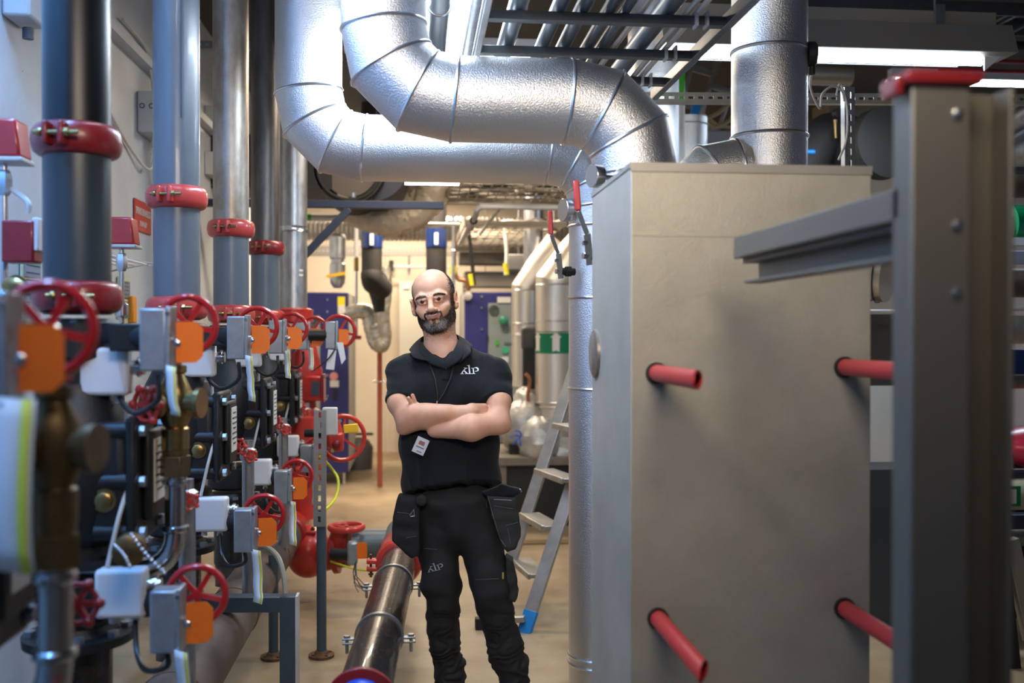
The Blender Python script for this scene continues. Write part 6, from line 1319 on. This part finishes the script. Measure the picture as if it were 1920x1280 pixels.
def logo(cx, cy, sc, rot, bv_, m, parent):
    g = G(); cr, sr = math.cos(rot), math.sin(rot)
    for st in LOGO:
        L_ = []
        for i in range(len(st)-1):
            for k in range(6): f = k/6; L_.append([st[i][j]*(1-f)+st[i+1][j]*f for j in range(3)])
        L_.append(list(st[-1])); vs = []
        for i, (x, y, w_) in enumerate(L_):
            a, b = L_[max(0, i-1)], L_[min(len(L_)-1, i+1)]; tx, ty = b[0]-a[0], b[1]-a[1]; l_ = math.hypot(tx, ty) or 1; nx, ny = -ty/l_, tx/l_
            for s in (-.5, 0, .5):
                X, Y = (x+nx*w_*s-862)/28.45*sc, (y+ny*w_*s-660)/28.45*sc; vs.append(hit(cx+X*cr-Y*sr, cy+X*sr+Y*cr, bv_, .0022))
        g.add(vs, [(i*3+k, i*3+k+1, i*3+k+4, i*3+k+3) for i in range(len(L_)-1) for k in range(2)])
    o = g.build('logo', m, parent, label='white embroidered klp lettering'); s_ = o.modifiers.new('s', 'SOLIDIFY'); s_.thickness = .0012; s_.offset = 0; return o
logo(880.5, 693.2, 1.0, 0, sbvh, mat('white embroidery', (.80, .80, .82), .6), shirt)
# ---- trousers
TRM = mat('black work trousers', (.0105, .0105, .0125), .8, var=.25, vscale=20, bump=.3, bscale=500)
S = SDF((-.33, -.24, .05), (.42, .24, 1.08), .0032)
S.ell(P(850, 940, .01), (.190, .130, .10), .04); S.cone(P(812, 965, .005), P(828, 1105, -.02), .093, .074, .03); S.cone(P(828, 1105, -.02), P(839, 1235, .02), .074, .062, .03); S.cone(P(839, 1225, .02), P(843, 1278, .02), .061, .062, .02)
S.cone(P(893, 965, .005), P(921, 1110, -.04), .098, .078, .03); S.cone(P(921, 1110, -.04), P(956, 1240, -.01), .078, .066, .03); S.cone(P(954, 1230, -.01), P(966, 1284, -.015), .066, .060, .02)
S.ell(P(858, 985, -.01), (.075, .10, .09), .05)
S.ell(P(824, 1085, -.07), (.062, .035, .085), .03); S.ell(P(916, 1095, -.09), (.066, .038, .085), .03)
S.half(P(840, 1300, 0), (0, 0, -1)); tv, tF = S.mesh(); tv = relax(tv, tF, 2); n_ = normals(tv, tF); z = tv[:, 2]
f1 = vnoise(tv, (9, 9, 16), 5); f3 = vnoise(tv, (20, 20, 9), 8); low = sm(.50-z, 0, .25); kn = np.exp(-((z-.46)/.07)**2)
tv = tv+n_*(f1*(.006+.014*low+.012*kn)+f3*.004+.0035*low*np.sin(z*105+f1*14+f3*5+tv[:, 0]*40))[:, None]
trs = mkmesh('work_trousers', tv, tF, TRM, man); tbvh = BVHTree.FromPolygons([V(q) for q in toW(tv)], [tuple(int(i) for i in q) for q in tF]); del S
logo(815.5, 1063, .90, math.radians(-13), tbvh, mat('grey embroidery', (.30, .30, .31), .7), trs)
# holster pockets hanging from the waist
def pocket(name, poly, d, th, label, seed, m=TRM):
    S = SDF(P(min(p[0] for p in poly)-12, max(p[1] for p in poly)+12, d)-np.array([.0, .12, 0]), P(max(p[0] for p in poly)+12, min(p[1] for p in poly)-12, d)+np.array([0, .12, 0]), .003)
    X, Y, Z = [(S.lo[i]+S.h*np.arange(S.n[i])) for i in range(3)]; q = np.array([P(a, b, d) for a, b in poly])[:, [0, 2]]
    XX, ZZ = np.meshgrid(X, Z, indexing='ij'); dist = np.full(XX.shape, 9.); ins = np.zeros(XX.shape, bool)
    for i in range(len(q)):
        a, b = q[i], q[(i+1) % len(q)]; e = b-a; t = np.clip(((XX-a[0])*e[0]+(ZZ-a[1])*e[1])/(e@e), 0, 1); dist = np.minimum(dist, np.hypot(XX-a[0]-e[0]*t, ZZ-a[1]-e[1]*t))
        c_ = ((a[1] > ZZ) != (b[1] > ZZ)) & (XX < (b[0]-a[0])*(ZZ-a[1])/(b[1]-a[1]+1e-9)+a[0]); ins ^= c_
    sd = np.where(ins, -dist, dist)[:, None, :]; yy = np.abs(Y-d)[None, :, None]; rr = .012
    a = np.maximum(sd+rr, 0); b = np.maximum(yy-th+rr*np.clip(1, 0, 1), 0); S.g = (np.sqrt(a*a+b*b)+np.minimum(np.maximum(sd+rr, yy-th+rr), 0)-rr).astype(np.float32)
    v, F = S.mesh(); v = relax(v, F, 3); nn = normals(v, F); v = v+nn*(vnoise(v, (12, 12, 26), seed)*.006)[:, None]; o = mkmesh(name, v, F, m, man); return o, BVHTree.FromPolygons([V(q) for q in toW(v)], [tuple(int(i) for i in r) for r in F])
pk1, b1_ = pocket('holster_pocket', [(748, 925), (788, 930), (787, 1040), (772, 1046), (752, 1028), (736, 1012), (735, 985), (742, 945)], -.085, .035, '', 2)
pkm = mat('washed black canvas', (.026, .024, .023), .85, var=.3, vscale=18, bump=.3, bscale=500)
pk2, b2_ = pocket('holster_pocket', [(913, 928), (967, 932), (975, 975), (978, 1005), (966, 1028), (951, 1034), (938, 1015), (922, 965)], -.105, .030, '', 4, pkm)
pk3, b3_ = pocket('pocket_flap', [(905, 922), (940, 905), (976, 917), (974, 923), (962, 929), (915, 931)], -.085, .030, '', 9, SHM)
pk4, b4_ = pocket('cargo_pocket', [(948, 1040), (962, 1048), (972, 1110), (966, 1126), (952, 1122), (946, 1085)], -.04, .045, '', 6, pkm)
def piping(pts, b_, m, nm='stitching', r=.0013):
    P_ = []
    for i in range(len(pts)-1):
        for k in range(6): f = k/6; P_.append(hit(pts[i][0]*(1-f)+pts[i+1][0]*f, pts[i][1]*(1-f)+pts[i+1][1]*f, b_, .0008))
    G().tube(P_, r, 6).build(nm, m, man)
GST = mat('grey stitching', (.09, .085, .08), .7)
piping([(915, 930), (923, 962), (938, 1010), (950, 1028)], b2_, GST, r=.0018); piping([(925, 948), (970, 955)], b2_, GST); piping([(948, 985), (976, 978)], b2_, GST); piping([(926, 936), (966, 938)], b2_, mat('zip silver', (.30, .29, .28), .4, .5), 'zip'); piping([(952, 990), (958, 1024)], b2_, GST)
piping([(745, 960), (785, 965)], b1_, GST); piping([(762, 1008), (786, 1004)], b1_, GST)
piping([(884, 1087), (945, 1084)], tbvh, GST); piping([(795, 1028), (825, 1030)], tbvh, GST)
G().tube([hit(768, 966, b1_, .004), hit(776, 955, b1_, .006), hit(777, 967, b1_, .006), hit(770, 968, b1_, .006)], .0014, 6).build('steel_clip', CHR, man)
c = hit(790, 938, b1_, .01); G().lathe(c, -ray(790, 938), [(-.01, .022), (.008, .024), (.014, .017)], 24).build('belt_pouch', TRM, man, bevel=.004)
G().tube([hit(914, 935, tbvh, .004), hit(912, 942, tbvh, .006), hit(913, 952, tbvh, .006)], .004, 8).build('zip_pull', pkm, man); c = hit(943, 1079, tbvh, .003); G().box(c, (.007, .004, .026)).build('side_label', mat('ochre label', (.40, .27, .06), .5), man)
G().tube([hit(975, 917, b3_, .002), V(toW(P(977, 921, -.08)))], .004, 6).build('tape_end', WHT2, man)
# ---- boots
for (px, ang, s) in ((843, -.12, -1), (968, .22, 1)):
    S = SDF((-.16, -.32, -.01) if s < 0 else (.10, -.34, -.01), (.12, .16, .22) if s < 0 else (.42, .16, .22), .004); c = P(px, 1300, .02 if s < 0 else -.015); c[2] = 0; fx = np.array([math.sin(ang), -math.cos(ang), 0])
    S.cone(c+[0, 0, .06], c+[0, 0, .17], .048, .046, .02); S.cone(c+fx*-.03+[0, 0, .045], c+fx*.15+[0, 0, .043], .043, .045, .03); S.cone(c+fx*.02+[0, 0, .11], c+fx*.13+[0, 0, .055], .038, .036, .03); S.half((0, 0, .0), (0, 0, -1))
    v, F = S.mesh(); v = relax(v, F, 2); o = mkmesh('work_boot', v, F, mat('black boot leather', (.012, .012, .012), .45), man)
    g = G()
    for k in range(5):
        q = c+fx*(.035+.018*k)+np.array([0, 0, .150-.016*k]); sd = np.array([math.cos(ang), math.sin(ang), 0]); g.cyl(toW(q-sd*.018), toW(q+sd*.018), .0022, n=6)
    g.build('boot_laces', mat('dark lace', (.03, .03, .03), .7), man)
# ---- lanyard with badge
LAN = mat('black lanyard', (.008, .008, .009), .5)
def strapline(pts, w_=.0045):
    P_ = []
    for i in range(len(pts)-1):
        for k in range(7): f = k/7; P_.append(hit(pts[i][0]*(1-f)+pts[i+1][0]*f, pts[i][1]*(1-f)+pts[i+1][1]*f, off=.003))
    return P_
lan = strapline([(798, 660), (806, 682), (816, 710), (821, 742), (820, 752)]); lan2 = strapline([(855, 650), (852, 676), (845, 710), (832, 738), (821, 753)])
g = G().tube([p+V((0, 0, 0)) for p in lan], .0032, 8).tube(lan2, .0032, 8); ly = g.build('lanyard', LAN, man)
G().cyl(hit(820, 751, off=.005), hit(818, 760, off=.005), .0035, n=10).build('lanyard_clip', CHR, ly)
c = V(toW(P(788.5, 836, -.165))); R = Matrix.Rotation(-YAW, 3, 'Z') @ Matrix.Rotation(math.radians(24), 3, 'Y')
o = G().box(c, (.050, .003, .066), R).build('id_badge', mat('badge card', (.62, .63, .66), .4), ly, bevel=.002)
for (x, z, w_, h_, m_) in ((.0, .012, .024, .016, mat('badge photo', (.30, .13, .11), .5)), (.0, -.006, .034, .0035, GREYD), (.004, -.023, .022, .003, GREYD)): G().box(c+R @ V((x, -.0018, z)), (w_, .001, h_), R).build('badge_print', m_, o)
